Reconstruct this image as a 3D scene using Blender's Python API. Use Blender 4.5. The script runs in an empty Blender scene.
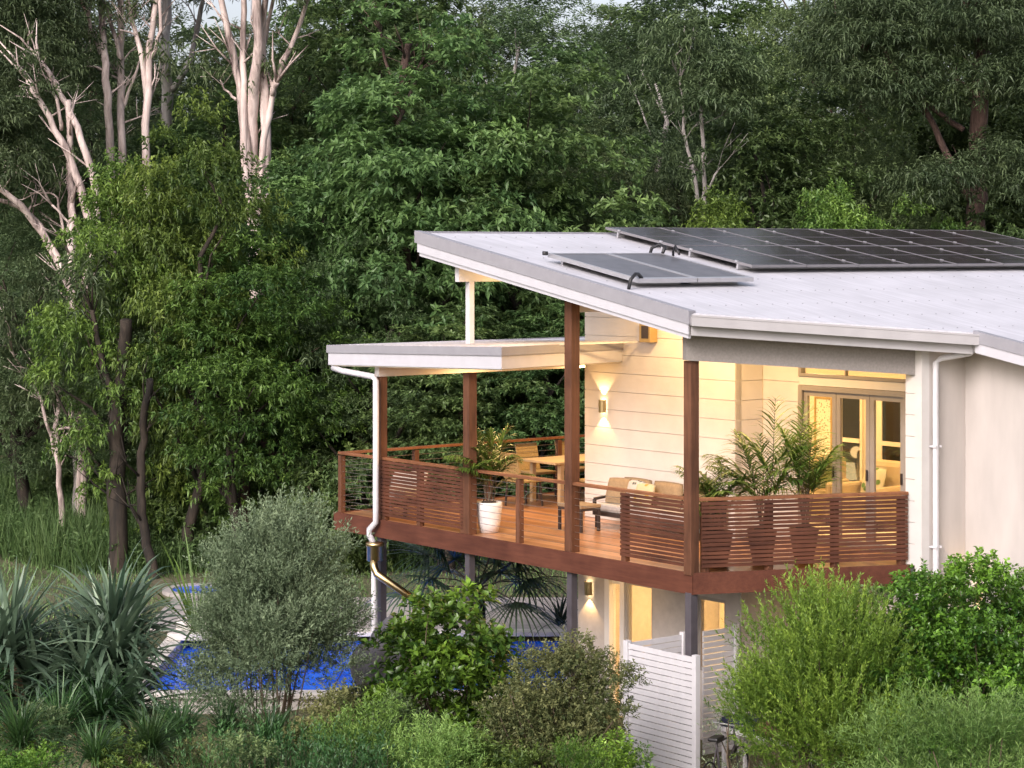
import bpy, math, random
import numpy as np
from mathutils import Vector, Matrix

# ------------------------------------------------------------------ camera, sky, sun, exposure
S = bpy.context.scene
COL = S.collection
F = 2136.0                       # focal length in pixels of a 1024 px wide frame
EYE = 7.15                       # camera height above the house pad
HZ = 250.0                       # image row of the horizon
cd = bpy.data.cameras.new('camera')
cam = bpy.data.objects.new('camera', cd); COL.objects.link(cam)
cam.location = (0, 0, EYE); cam.rotation_euler = (math.radians(90), 0, 0)
cd.sensor_width = 36.0; cd.lens = 36.0 * F / 1024.0
cd.shift_y = (HZ - 384.0) / 1024.0
cd.clip_start = 0.5; cd.clip_end = 2000
S.camera = cam

W = bpy.data.worlds.new('World'); S.world = W; W.use_nodes = True
wn = W.node_tree.nodes; wl = W.node_tree.links
sky = wn.new('ShaderNodeTexSky'); sky.sky_type = 'NISHITA'; sky.sun_disc = False
SUN_EL, SUN_ROT = 32.0, 205.0
sky.sun_elevation = math.radians(SUN_EL); sky.sun_rotation = math.radians(SUN_ROT)
sky.air_density = 1.0; sky.dust_density = 4.0; sky.ozone_density = 1.0
bg = wn['Background']; bg.inputs['Strength'].default_value = 0.15
soft = wn.new('ShaderNodeHueSaturation'); soft.inputs['Saturation'].default_value = 0.5   # thin evening overcast
tintn = wn.new('ShaderNodeMixRGB'); tintn.blend_type = 'MULTIPLY'; tintn.inputs[0].default_value = 1.0; tintn.inputs[2].default_value = (1.0, 0.965, 1.0, 1)
wl.new(sky.outputs['Color'], soft.inputs['Color']); wl.new(soft.outputs[0], tintn.inputs[1]); wl.new(tintn.outputs[0], bg.inputs['Color'])
sd = bpy.data.lights.new('sun', 'SUN'); sd.energy = 1.15; sd.angle = math.radians(22); sd.color = (1.0, 0.92, 0.93)
sun = bpy.data.objects.new('sun', sd); COL.objects.link(sun)
_a, _e = math.radians(SUN_ROT), math.radians(SUN_EL)
_d = Vector((math.sin(_a) * math.cos(_e), math.cos(_a) * math.cos(_e), math.sin(_e)))
sun.rotation_euler = (-_d).to_track_quat('-Z', 'Y').to_euler()
S.view_settings.view_transform = 'Standard'; S.view_settings.look = 'None'
S.view_settings.exposure = 0.7; S.view_settings.gamma = 1.0
S.view_settings.use_curve_mapping = False
S.render.engine = 'CYCLES'
cy = S.cycles
cy.max_bounces = 6; cy.diffuse_bounces = 4; cy.glossy_bounces = 3; cy.transmission_bounces = 4
cy.transparent_max_bounces = 12; cy.sample_clamp_indirect = 4.0; cy.caustics_reflective = False; cy.caustics_refractive = False
cy.use_denoising = True
try: cy.denoiser = 'OPENIMAGEDENOISE'
except Exception: pass

rnd = random.Random(7)
def at(px, py, Y):               # the point at distance Y seen at a pixel of the photograph
    return Vector(((px - 512) / F * Y, Y, EYE - (py - HZ) / F * Y))
def atx(px, Y): return (px - 512) / F * Y

# ------------------------------------------------------------------ materials
def newmat(name):
    m = bpy.data.materials.new(name); m.use_nodes = True
    nt = m.node_tree; p = nt.nodes['Principled BSDF']
    return m, nt, p
def ramp(nt, fac, stops):
    r = nt.nodes.new('ShaderNodeValToRGB'); e = r.color_ramp.elements
    while len(e) < len(stops): e.new(0.5)
    for i, (p, c) in enumerate(stops): e[i].position = p; e[i].color = (*c, 1)
    nt.links.new(fac, r.inputs[0]); return r.outputs[0]
def tcoord(nt, scale=(1, 1, 1), kind='Object'):
    t = nt.nodes.new('ShaderNodeTexCoord'); m = nt.nodes.new('ShaderNodeMapping')
    m.inputs['Scale'].default_value = scale
    nt.links.new(t.outputs[kind], m.inputs[0]); return m.outputs[0]
def noise(nt, vec, scale, detail=4, rough=0.55):
    n = nt.nodes.new('ShaderNodeTexNoise'); n.inputs['Scale'].default_value = scale
    n.inputs['Detail'].default_value = detail; n.inputs['Roughness'].default_value = rough
    nt.links.new(vec, n.inputs['Vector']); return n.outputs[0]
def bump(nt, p, h, strength=0.3, dist=0.02):
    b = nt.nodes.new('ShaderNodeBump'); b.inputs['Strength'].default_value = strength; b.inputs['Distance'].default_value = dist
    nt.links.new(h, b.inputs['Height']); nt.links.new(b.outputs[0], p.inputs['Normal'])
def plain(name, c, rough=0.5, metal=0.0, var=0.12, nscale=6.0, stretch=(1, 1, 1), bumpk=0.0):
    m, nt, p = newmat(name)
    v = tcoord(nt, stretch)
    f = noise(nt, v, nscale, 5)
    lo = tuple(x * (1 - var) for x in c); hi = tuple(min(1, x * (1 + var)) for x in c)
    nt.links.new(ramp(nt, f, [(0.3, lo), (0.7, hi)]), p.inputs['Base Color'])
    p.inputs['Roughness'].default_value = rough; p.inputs['Metallic'].default_value = metal
    if bumpk: bump(nt, p, f, bumpk, 0.01)
    return m
def wood(name, c1, c2, rough=0.45, stretch=(1, 14, 14), sc=2.0):
    m, nt, p = newmat(name)
    v = tcoord(nt, stretch)
    f = noise(nt, v, sc, 6, 0.65)
    g = noise(nt, tcoord(nt, (1, 1, 1)), 1.7, 3)
    mx = nt.nodes.new('ShaderNodeMath'); mx.operation = 'ADD'
    nt.links.new(f, mx.inputs[0]); nt.links.new(g, mx.inputs[1])
    hv = nt.nodes.new('ShaderNodeMath'); hv.operation = 'MULTIPLY'; hv.inputs[1].default_value = 0.5
    nt.links.new(mx.outputs[0], hv.inputs[0])
    nt.links.new(ramp(nt, hv.outputs[0], [(0.33, c1), (0.66, c2)]), p.inputs['Base Color'])
    p.inputs['Roughness'].default_value = rough + .12; p.inputs['Specular IOR Level'].default_value = 0.25
    bump(nt, p, f, 0.15, 0.004)
    return m
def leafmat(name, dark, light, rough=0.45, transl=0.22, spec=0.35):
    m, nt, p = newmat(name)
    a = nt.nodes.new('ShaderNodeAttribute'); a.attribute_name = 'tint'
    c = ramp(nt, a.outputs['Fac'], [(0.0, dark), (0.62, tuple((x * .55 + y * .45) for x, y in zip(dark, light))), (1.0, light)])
    oi = nt.nodes.new('ShaderNodeObjectInfo')
    hs = nt.nodes.new('ShaderNodeHueSaturation')
    mr = nt.nodes.new('ShaderNodeMapRange'); mr.inputs[3].default_value = 0.482; mr.inputs[4].default_value = 0.515
    nt.links.new(oi.outputs['Random'], mr.inputs[0]); nt.links.new(mr.outputs[0], hs.inputs['Hue'])
    mv = nt.nodes.new('ShaderNodeMapRange'); mv.inputs[3].default_value = 0.7; mv.inputs[4].default_value = 1.3
    mm = nt.nodes.new('ShaderNodeMath'); mm.operation = 'FRACT'; m2 = nt.nodes.new('ShaderNodeMath'); m2.operation = 'MULTIPLY'; m2.inputs[1].default_value = 7.31
    nt.links.new(oi.outputs['Random'], m2.inputs[0]); nt.links.new(m2.outputs[0], mm.inputs[0]); nt.links.new(mm.outputs[0], mv.inputs[0])
    nt.links.new(mv.outputs[0], hs.inputs['Value']); nt.links.new(c, hs.inputs['Color'])
    nt.links.new(hs.outputs[0], p.inputs['Base Color'])
    p.inputs['Roughness'].default_value = rough; p.inputs['Specular IOR Level'].default_value = spec
    tr = nt.nodes.new('ShaderNodeBsdfTranslucent'); nt.links.new(hs.outputs[0], tr.inputs['Color'])
    mix = nt.nodes.new('ShaderNodeMixShader'); mix.inputs[0].default_value = transl
    nt.links.new(p.outputs[0], mix.inputs[1]); nt.links.new(tr.outputs[0], mix.inputs[2])
    nt.links.new(mix.outputs[0], nt.nodes['Material Output'].inputs['Surface'])
    return m
def glassmat(name, tint=(1, 1, 1), refl=0.12):
    m, nt, p = newmat(name)
    nt.nodes.remove(p)
    t = nt.nodes.new('ShaderNodeBsdfTransparent'); t.inputs[0].default_value = (*tint, 1)
    g = nt.nodes.new('ShaderNodeBsdfGlossy'); g.inputs['Roughness'].default_value = 0.02
    lw_ = nt.nodes.new('ShaderNodeLayerWeight'); fr = nt.nodes.new('ShaderNodeMath'); fr.operation = 'POWER'; fr.inputs[1].default_value = 4.0
    nt.links.new(lw_.outputs['Facing'], fr.inputs[0])
    ad = nt.nodes.new('ShaderNodeMath'); ad.operation = 'ADD'; ad.inputs[1].default_value = refl / 2; ad.use_clamp = True
    nt.links.new(fr.outputs[0], ad.inputs[0])
    mx = nt.nodes.new('ShaderNodeMixShader'); nt.links.new(ad.outputs[0], mx.inputs[0])
    nt.links.new(t.outputs[0], mx.inputs[1]); nt.links.new(g.outputs[0], mx.inputs[2])
    nt.links.new(mx.outputs[0], nt.nodes['Material Output'].inputs['Surface'])
    return m
def glow(name, c, s):
    m, nt, p = newmat(name)
    p.inputs['Base Color'].default_value = (*c, 1); p.inputs['Emission Color'].default_value = (*c, 1); p.inputs['Emission Strength'].default_value = s
    return m

M = {}
M['white'] = plain('white_paint', (0.6, 0.585, 0.6), 0.5, var=0.05)
M['cladding'] = plain('white_weatherboard_paint', (0.62, 0.59, 0.56), 0.55, var=0.05, nscale=3)
M['render'] = plain('cream_render', (0.49, 0.45, 0.42), 0.8, var=0.1, nscale=2.6, stretch=(1, 1, .3), bumpk=0.08)
M['greyrender'] = plain('taupe_render', (0.27, 0.245, 0.225), 0.85, var=0.12, nscale=30, bumpk=0.2)
M['lowrender'] = plain('lower_storey_render', (0.42, 0.38, 0.35), 0.85, var=0.08, nscale=9, bumpk=0.1)
M['inside'] = plain('interior_plaster', (0.72, 0.66, 0.54), 0.8, var=0.03)
M['cap'] = plain('grey_capping_steel', (0.29, 0.285, 0.31), 0.45, var=0.06)
M['fascia'] = plain('fascia_paint', (0.52, 0.515, 0.55), 0.45, var=0.04)
M['gutter'] = plain('gutter_paint', (0.43, 0.415, 0.42), 0.4, var=0.06, nscale=3)
M['frame'] = plain('bronze_grey_aluminium', (0.32, 0.29, 0.26), 0.4, 0.2, var=0.06)
M['steelpost'] = plain('dark_steel_post', (0.085, 0.075, 0.085), 0.5, 0.1, var=0.15)
M['black'] = plain('black_rubber', (0.015, 0.015, 0.016), 0.45, var=0.2)
M['brass'] = plain('brushed_brass', (0.62, 0.47, 0.24), 0.28, 1.0, var=0.1)
M['bronze'] = plain('bronze_fitting', (0.5, 0.36, 0.16), 0.4, 0.6, var=0.1)
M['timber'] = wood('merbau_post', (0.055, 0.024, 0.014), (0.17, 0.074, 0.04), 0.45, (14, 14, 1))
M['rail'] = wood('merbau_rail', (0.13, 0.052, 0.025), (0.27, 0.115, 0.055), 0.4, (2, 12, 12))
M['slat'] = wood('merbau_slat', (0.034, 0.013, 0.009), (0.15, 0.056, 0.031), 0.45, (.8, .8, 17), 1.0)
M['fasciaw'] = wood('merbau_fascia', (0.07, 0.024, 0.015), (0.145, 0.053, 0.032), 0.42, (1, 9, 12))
M['cable'] = plain('stainless_cable', (0.5, 0.48, 0.45), 0.35, 0.9, var=0.05)
M['wicker'] = plain('natural_wicker', (0.36, 0.26, 0.12), 0.7, var=0.3, nscale=60, bumpk=0.3)
M['tabletop'] = wood('pale_table_wood', (0.45, 0.34, 0.2), (0.6, 0.47, 0.3), 0.4, (12, 1, 12))
M['darkmetal'] = plain('dark_furniture_frame', (0.04, 0.03, 0.027), 0.5, var=0.2)
M['tan'] = plain('tan_fabric', (0.25, 0.175, 0.1), 0.9, var=0.12, nscale=25, bumpk=0.1)
M['lightfab'] = plain('pale_grey_fabric', (0.4, 0.37, 0.34), 0.9, var=0.08, nscale=25, bumpk=0.1)
M['pot'] = plain('white_ceramic', (0.74, 0.72, 0.7), 0.35, var=0.05, nscale=5)
M['darkpot'] = plain('terracotta_brown_pot', (0.16, 0.07, 0.05), 0.6, var=0.2, nscale=8)
M['soil'] = plain('potting_soil', (0.04, 0.028, 0.02), 0.95, var=0.4, nscale=30, bumpk=0.4)
M['glass'] = glassmat('window_glass', (0.95, 0.96, 0.95), 0.13)
M['navy'] = plain('navy_fabric', (0.02, 0.025, 0.055), 0.85, var=0.2)
M['rock'] = plain('grey_boulder', (0.13, 0.125, 0.135), 0.85, var=0.4, nscale=4, bumpk=0.6)
M['green_fab'] = plain('olive_fabric', (0.16, 0.2, 0.05), 0.9, var=0.1)
M['armfab'] = plain('beige_upholstery', (0.55, 0.44, 0.28), 0.9, var=0.06)
M['darkpane'] = plain('dark_evening_glass', (0.012, 0.014, 0.012), 0.06, var=0.3)
M['lampglow'] = glow('warm_lamp', (1.0, 0.72, 0.34), 9.0)
M['sconceglow'] = glow('warm_led', (1.0, 0.74, 0.38), 20.0)

def deckmat():
    m, nt, p = newmat('merbau_decking')
    v = tcoord(nt); sx = nt.nodes.new('ShaderNodeSeparateXYZ'); nt.links.new(v, sx.inputs[0])
    k = nt.nodes.new('ShaderNodeMath'); k.operation = 'MULTIPLY'; k.inputs[1].default_value = 1 / 0.14
    nt.links.new(sx.outputs[1], k.inputs[0])
    fl = nt.nodes.new('ShaderNodeMath'); fl.operation = 'FLOOR'; nt.links.new(k.outputs[0], fl.inputs[0])
    fr = nt.nodes.new('ShaderNodeMath'); fr.operation = 'FRACT'; nt.links.new(k.outputs[0], fr.inputs[0])
    wnz = nt.nodes.new('ShaderNodeTexWhiteNoise'); wnz.noise_dimensions = '1D'; nt.links.new(fl.outputs[0], wnz.inputs['W'])
    g = noise(nt, tcoord(nt, (1.2, 16, 1)), 2.5, 6)
    ad = nt.nodes.new('ShaderNodeMath'); ad.operation = 'ADD'; nt.links.new(wnz.outputs[0], ad.inputs[0]); nt.links.new(g, ad.inputs[1])
    hf = nt.nodes.new('ShaderNodeMath'); hf.operation = 'MULTIPLY'; hf.inputs[1].default_value = 0.5; nt.links.new(ad.outputs[0], hf.inputs[0])
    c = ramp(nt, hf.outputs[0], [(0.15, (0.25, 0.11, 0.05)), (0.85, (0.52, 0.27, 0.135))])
    gp = nt.nodes.new('ShaderNodeMath'); gp.operation = 'LESS_THAN'; gp.inputs[1].default_value = 0.05; nt.links.new(fr.outputs[0], gp.inputs[0])
    mx = nt.nodes.new('ShaderNodeMixRGB'); mx.inputs[2].default_value = (0.02, 0.01, 0.008, 1); nt.links.new(gp.outputs[0], mx.inputs[0]); nt.links.new(c, mx.inputs[1])
    nt.links.new(mx.outputs[0], p.inputs['Base Color']); p.inputs['Roughness'].default_value = 0.3
    bump(nt, p, g, 0.1, 0.004)
    return m
M['deck'] = deckmat()
def roofmat():
    m, nt, p = newmat('pale_corrugated_steel')
    v = tcoord(nt); sx = nt.nodes.new('ShaderNodeSeparateXYZ'); nt.links.new(v, sx.inputs[0])
    k = nt.nodes.new('ShaderNodeMath'); k.operation = 'MULTIPLY'; k.inputs[1].default_value = 2 * math.pi / 0.076; nt.links.new(sx.outputs[1], k.inputs[0])
    sn = nt.nodes.new('ShaderNodeMath'); sn.operation = 'SINE'; nt.links.new(k.outputs[0], sn.inputs[0])
    f = noise(nt, v, 1.3, 5)
    st = noise(nt, tcoord(nt, (0.4, 6, 1)), 2.0, 4)
    ml = nt.nodes.new('ShaderNodeMath'); ml.operation = 'MULTIPLY'; nt.links.new(f, ml.inputs[0]); nt.links.new(st, ml.inputs[1])
    nt.links.new(ramp(nt, ml.outputs[0], [(0.12, (0.51, 0.505, 0.53)), (0.36, (0.64, 0.632, 0.668))]), p.inputs['Base Color'])
    p.inputs['Roughness'].default_value = 0.5
    bump(nt, p, sn.outputs[0], 0.16, 0.012)
    return m
M['roof'] = roofmat()
def pvmat():
    m, nt, p = newmat('photovoltaic_cells')
    v = tcoord(nt)
    b = nt.nodes.new('ShaderNodeTexBrick'); b.offset = 0; b.squash = 1
    b.inputs['Scale'].default_value = 1.0; b.inputs['Brick Width'].default_value = 0.09; b.inputs['Row Height'].default_value = 0.19
    b.inputs['Mortar Size'].default_value = 0.004; b.inputs['Color1'].default_value = (0.024, 0.017, 0.02, 1); b.inputs['Color2'].default_value = (0.028, 0.02, 0.024, 1)
    b.inputs['Mortar'].default_value = (0.1, 0.09, 0.095, 1)
    nt.links.new(v, b.inputs['Vector']); 
    f = noise(nt, v, 2.0, 5)
    mx = nt.nodes.new('ShaderNodeMixRGB'); mx.blend_type = 'ADD'; 
    nt.links.new(ramp(nt, f, [(0.55, (0, 0, 0)), (0.9, (0.05, 0.045, 0.045))]), mx.inputs[2]); mx.inputs[0].default_value = 1
    nt.links.new(b.outputs[0], mx.inputs[1]); nt.links.new(mx.outputs[0], p.inputs['Base Color'])
    nt.links.new(ramp(nt, f, [(0.3, (0.12, .12, .12)), (0.8, (0.3, .3, .3))]), p.inputs['Roughness'])
    p.inputs['Specular IOR Level'].default_value = 0.16
    return m
M['pv'] = pvmat()
M['collector'] = plain('collector_dark_glass', (0.1, 0.095, 0.1), 0.35, var=0.25, nscale=4)
M['alu'] = plain('aluminium_frame', (0.55, 0.54, 0.55), 0.35, 0.7, var=0.05)
M['pvframe'] = plain('panel_frame', (0.23, 0.22, 0.23), 0.45, 0.3, var=0.05)
def groundmat():
    m, nt, p = newmat('forest_floor_and_lawn')
    v = tcoord(nt)
    a = noise(nt, v, 0.35, 6, 0.6); b = noise(nt, v, 9, 6, 0.7)
    ml = nt.nodes.new('ShaderNodeMath'); ml.operation = 'ADD'; nt.links.new(a, ml.inputs[0]); nt.links.new(b, ml.inputs[1])
    hf = nt.nodes.new('ShaderNodeMath'); hf.operation = 'MULTIPLY'; hf.inputs[1].default_value = 0.5; nt.links.new(ml.outputs[0], hf.inputs[0])
    nt.links.new(ramp(nt, hf.outputs[0], [(0.36, (0.05, 0.068, 0.022)), (0.5, (0.12, 0.115, 0.058)), (0.62, (0.19, 0.155, 0.105))]), p.inputs['Base Color'])
    p.inputs['Roughness'].default_value = 0.95; bump(nt, p, b, 0.8, 0.06)
    return m
M['ground'] = groundmat()
M['paving'] = plain('stone_paving', (0.36, 0.33, 0.31), 0.8, var=0.15, nscale=5, bumpk=0.1)
M['coping'] = plain('white_stone_coping', (0.55, 0.52, 0.48), 0.7, var=0.15, nscale=7, bumpk=0.1)
def watermat():
    m, nt, p = newmat('blue_pool_water')
    v = tcoord(nt)
    f = noise(nt, v, 2.2, 3); g = noise(nt, v, 9, 3)
    nt.links.new(ramp(nt, f, [(0.3, (0.008, 0.09, 0.75)), (0.7, (0.03, 0.2, 1.0))]), p.inputs['Base Color'])  # vivid blue of the lit pool put into the base colour
    p.inputs['Roughness'].default_value = 0.05; bump(nt, p, g, 0.35, 0.05)
    return m
M['water'] = watermat()
def barkmat(name, c1, c2, c3, rough=0.75):
    m, nt, p = newmat(name)
    f = noise(nt, tcoord(nt, (5, 5, 0.5)), 1.6, 6, 0.65); g = noise(nt, tcoord(nt, (1, 1, .3)), 1.1, 4)
    ad = nt.nodes.new('ShaderNodeMath'); ad.operation = 'ADD'; nt.links.new(f, ad.inputs[0]); nt.links.new(g, ad.inputs[1])
    hf = nt.nodes.new('ShaderNodeMath'); hf.operation = 'MULTIPLY'; hf.inputs[1].default_value = 0.5; nt.links.new(ad.outputs[0], hf.inputs[0])
    nt.links.new(ramp(nt, hf.outputs[0], [(0.4, c1), (0.5, c2), (0.6, c3)]), p.inputs['Base Color'])
    p.inputs['Roughness'].default_value = rough; bump(nt, p, f, 0.5, 0.03)
    return m
M['gum'] = barkmat('pale_gum_bark', (0.15, 0.11, 0.1), (0.52, 0.42, 0.38), (0.7, 0.59, 0.54))
M['greygum'] = barkmat('grey_gum_bark', (0.16, 0.14, 0.13), (0.34, 0.31, 0.29), (0.45, 0.42, 0.39))
M['bark'] = barkmat('dark_brown_bark', (0.009, 0.007, 0.005), (0.026, 0.019, 0.013), (0.055, 0.041, 0.029), 0.9)
M['redbark'] = barkmat('reddish_bark', (0.026, 0.016, 0.013), (0.075, 0.045, 0.036), (0.135, 0.085, 0.068), 0.9)
M['stem'] = plain('woody_stem', (0.12, 0.09, 0.06), 0.9, var=0.3)
L_ = {}
L_['broad'] = leafmat('glossy_dark_leaf', (0.056, 0.108, 0.038), (0.22, 0.335, 0.1), 0.42, 0.34, 0.4)
L_['fine'] = leafmat('fine_forest_leaf', (0.066, 0.108, 0.046), (0.215, 0.295, 0.11), 0.5, 0.34)
L_['olive'] = leafmat('olive_gum_leaf', (0.075, 0.118, 0.055), (0.235, 0.315, 0.14), 0.45, 0.34)
L_['lime'] = leafmat('light_green_leaf', (0.055, 0.12, 0.028), (0.28, 0.43, 0.08), 0.45, 0.28)
L_['grey'] = leafmat('silver_leaf', (0.11, 0.165, 0.085), (0.38, 0.48, 0.28), 0.6, 0.15)
L_['pale'] = leafmat('pale_needle_leaf', (0.08, 0.165, 0.03), (0.4, 0.55, 0.16), 0.5, 0.25)
L_['bright'] = leafmat('fresh_lime_leaf', (0.045, 0.115, 0.016), (0.3, 0.45, 0.07), 0.45, 0.3)
L_['shiny'] = leafmat('shiny_shrub_leaf', (0.026, 0.075, 0.012), (0.28, 0.48, 0.05), 0.35, 0.22, 0.5)
L_['brownish'] = leafmat('bronze_green_leaf', (0.07, 0.1, 0.034), (0.36, 0.35, 0.14), 0.55, 0.2)
L_['palm'] = leafmat('palm_leaflet', (0.04, 0.11, 0.018), (0.27, 0.42, 0.07), 0.4, 0.25, 0.4)
L_['darkpalm'] = leafmat('dark_fan_leaf', (0.028, 0.062, 0.038), (0.12, 0.18, 0.1), 0.35, 0.1, 0.5)
L_['strap'] = leafmat('blue_green_strap_leaf', (0.045, 0.09, 0.055), (0.29, 0.4, 0.26), 0.4, 0.15, 0.45)
L_['tuft'] = leafmat('deep_green_tuft', (0.025, 0.075, 0.022), (0.1, 0.21, 0.06), 0.4, 0.15, 0.45)
L_['dry'] = leafmat('dry_leaf', (0.22, 0.15, 0.09), (0.4, 0.3, 0.2), 0.8, 0.15)
L_['grass'] = leafmat('tall_grass', (0.065, 0.135, 0.035), (0.24, 0.35, 0.12), 0.6, 0.25)

# ------------------------------------------------------------------ object helpers
def tag(o, label=None, cat=None, group=None, kind=None):
    if label: o['label'] = label
    if cat: o['category'] = cat
    if group: o['group'] = group
    if kind: o['kind'] = kind
    return o
def empty(name, loc=(0, 0, 0), rz=0, label=None, cat=None, group=None):
    o = bpy.data.objects.new(name, None); COL.objects.link(o)
    o.location = loc; o.rotation_euler = (0, 0, rz); o.empty_display_size = 0.2
    return tag(o, label, cat, group)
class MB:
    def __init__(s): s.v = []; s.f = []; s.mi = []; s.m = 0
    def add(s, vs, fs):
        n = len(s.v); s.v += [tuple(v) for v in vs]; s.f += [tuple(i + n for i in f) for f in fs]; s.mi += [s.m] * len(fs); return s
    def box(s, a, b):
        x0, y0, z0 = a; x1, y1, z1 = b
        return s.add([(x0, y0, z0), (x1, y0, z0), (x1, y1, z0), (x0, y1, z0), (x0, y0, z1), (x1, y0, z1), (x1, y1, z1), (x0, y1, z1)],
                     [(3, 2, 1, 0), (4, 5, 6, 7), (0, 1, 5, 4), (1, 2, 6, 5), (2, 3, 7, 6), (3, 0, 4, 7)])
    def bar(s, p, q, w, h):                      # beam from p to q, w wide sideways, h high
        p, q = Vector(p), Vector(q); d = (q - p).normalized()
        up = Vector((0, 0, 1)) if abs(d.z) < 0.95 else Vector((0, 1, 0))
        sd_ = d.cross(up).normalized(); u = sd_.cross(d).normalized()
        vs = []
        for c in (p, q):
            for a_, b_ in ((-1, -1), (1, -1), (1, 1), (-1, 1)): vs.append(c + sd_ * (a_ * w / 2) + u * (b_ * h / 2))
        return s.add(vs, [(0, 1, 2, 3), (7, 6, 5, 4), (1, 0, 4, 5), (2, 1, 5, 6), (3, 2, 6, 7), (0, 3, 7, 4)])
    def prism(s, poly, zb, zt):                  # polygon in plan, bottom/top heights as functions of (x, y)
        n = len(poly)
        vs = [(x, y, zb(x, y)) for x, y in poly] + [(x, y, zt(x, y)) for x, y in poly]
        fs = [tuple(range(n - 1, -1, -1)), tuple(range(n, 2 * n))] + [(i, (i + 1) % n, n + (i + 1) % n, n + i) for i in range(n)]
        return s.add(vs, fs)
    def extrude(s, poly, off):                   # 3-D polygon swept by a vector
        n = len(poly); off = Vector(off)
        vs = [Vector(p) for p in poly] + [Vector(p) + off for p in poly]
        fs = [tuple(range(n - 1, -1, -1)), tuple(range(n, 2 * n))] + [(i, (i + 1) % n, n + (i + 1) % n, n + i) for i in range(n)]
        return s.add(vs, fs)
    def tube(s, pts, rad, n=8, cap=True):
        pts = [Vector(p) for p in pts]
        if not hasattr(rad, '__len__'): rad = [rad] * len(pts)
        b = len(s.v); ref = None; rings = []
        for i, p in enumerate(pts):
            d = (pts[min(i + 1, len(pts) - 1)] - pts[max(i - 1, 0)]).normalized()
            if ref is None: ref = Vector((0, 0, 1)) if abs(d.z) < 0.9 else Vector((1, 0, 0))
            u = (ref - d * ref.dot(d)).normalized(); w = d.cross(u); ref = u
            rings.append([p + (u * math.cos(2 * math.pi * k / n) + w * math.sin(2 * math.pi * k / n)) * rad[i] for k in range(n)])
        vs = [v for r in rings for v in r]; fs = []
        for i in range(len(pts) - 1):
            for k in range(n): fs.append((i * n + k, i * n + (k + 1) % n, (i + 1) * n + (k + 1) % n, (i + 1) * n + k))
        if cap: fs.append(tuple(range(n - 1, -1, -1))); fs.append(tuple((len(pts) - 1) * n + k for k in range(n)))
        return s.add(vs, fs)
    def lathe(s, prof, c=(0, 0, 0), n=24, cap=True):
        vs = []; fs = []
        for r, z in prof:
            for k in range(n):
                a = 2 * math.pi * k / n; vs.append((c[0] + r * math.cos(a), c[1] + r * math.sin(a), c[2] + z))
        for i in range(len(prof) - 1):
            for k in range(n): fs.append((i * n + k, i * n + (k + 1) % n, (i + 1) * n + (k + 1) % n, (i + 1) * n + k))
        if cap: fs.append(tuple(range(n - 1, -1, -1))); fs.append(tuple((len(prof) - 1) * n + k for k in range(n)))
        return s.add(vs, fs)
    def build(s, name, mat, parent=None, smooth=False, bevel=0.0):
        me = bpy.data.meshes.new(name); me.from_pydata(s.v, [], s.f); me.update()
        for m_ in (mat if isinstance(mat, (list, tuple)) else [mat]): me.materials.append(m_)
        if isinstance(mat, (list, tuple)): me.polygons.foreach_set('material_index', s.mi)
        if smooth: me.polygons.foreach_set('use_smooth', [True] * len(s.f))
        o = bpy.data.objects.new(name, me); COL.objects.link(o)
        if parent is not None: o.parent = parent
        if bevel:
            bv = o.modifiers.new('bevel', 'BEVEL'); bv.width = bevel; bv.segments = 2; bv.limit_method = 'ANGLE'
        return o
def copy_tree(o, parent=None):
    c = o.copy(); COL.objects.link(c)
    if parent is not None: c.parent = parent
    for ch in [x for x in bpy.data.objects if x.parent == o]: copy_tree(ch, c)
    return c
def cushion(mb, c, sx, sy, sz, rot=None, n=10):   # soft pillow shape
    vs = []; fs = []
    for side in (1, -1):
        for i in range(n + 1):
            for j in range(n + 1):
                u = i / n * 2 - 1; v = j / n * 2 - 1
                e = max(0.0, (1 - abs(u) ** 4) * (1 - abs(v) ** 4)) ** 0.4
                pin = 1 - 0.06 * (u * u * v * v)
                vs.append(Vector((u * sx / 2 * (1 - 0.05 * (1 - v * v) * 0) * pin, v * sy / 2 * pin, side * sz / 2 * (0.08 + 0.92 * e))))
    k = (n + 1) ** 2
    for i in range(n):
        for j in range(n):
            a = i * (n + 1) + j; fs.append((a, a + n + 1, a + n + 2, a + 1)); fs.append((k + a, k + a + 1, k + a + n + 2, k + a + n + 1))
    bd = [i * (n + 1) for i in range(n)] + [n * (n + 1) + j for j in range(n)] + [i * (n + 1) + n for i in range(n, 0, -1)] + [j for j in range(n, 0, -1)]
    for i in range(len(bd)):
        a, b = bd[i], bd[(i + 1) % len(bd)]; fs.append((a, b, k + b, k + a))
    R_ = rot.to_matrix() if rot is not None else Matrix.Identity(3)
    mb.add([R_ @ v + Vector(c) for v in vs], fs); return mb

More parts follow.
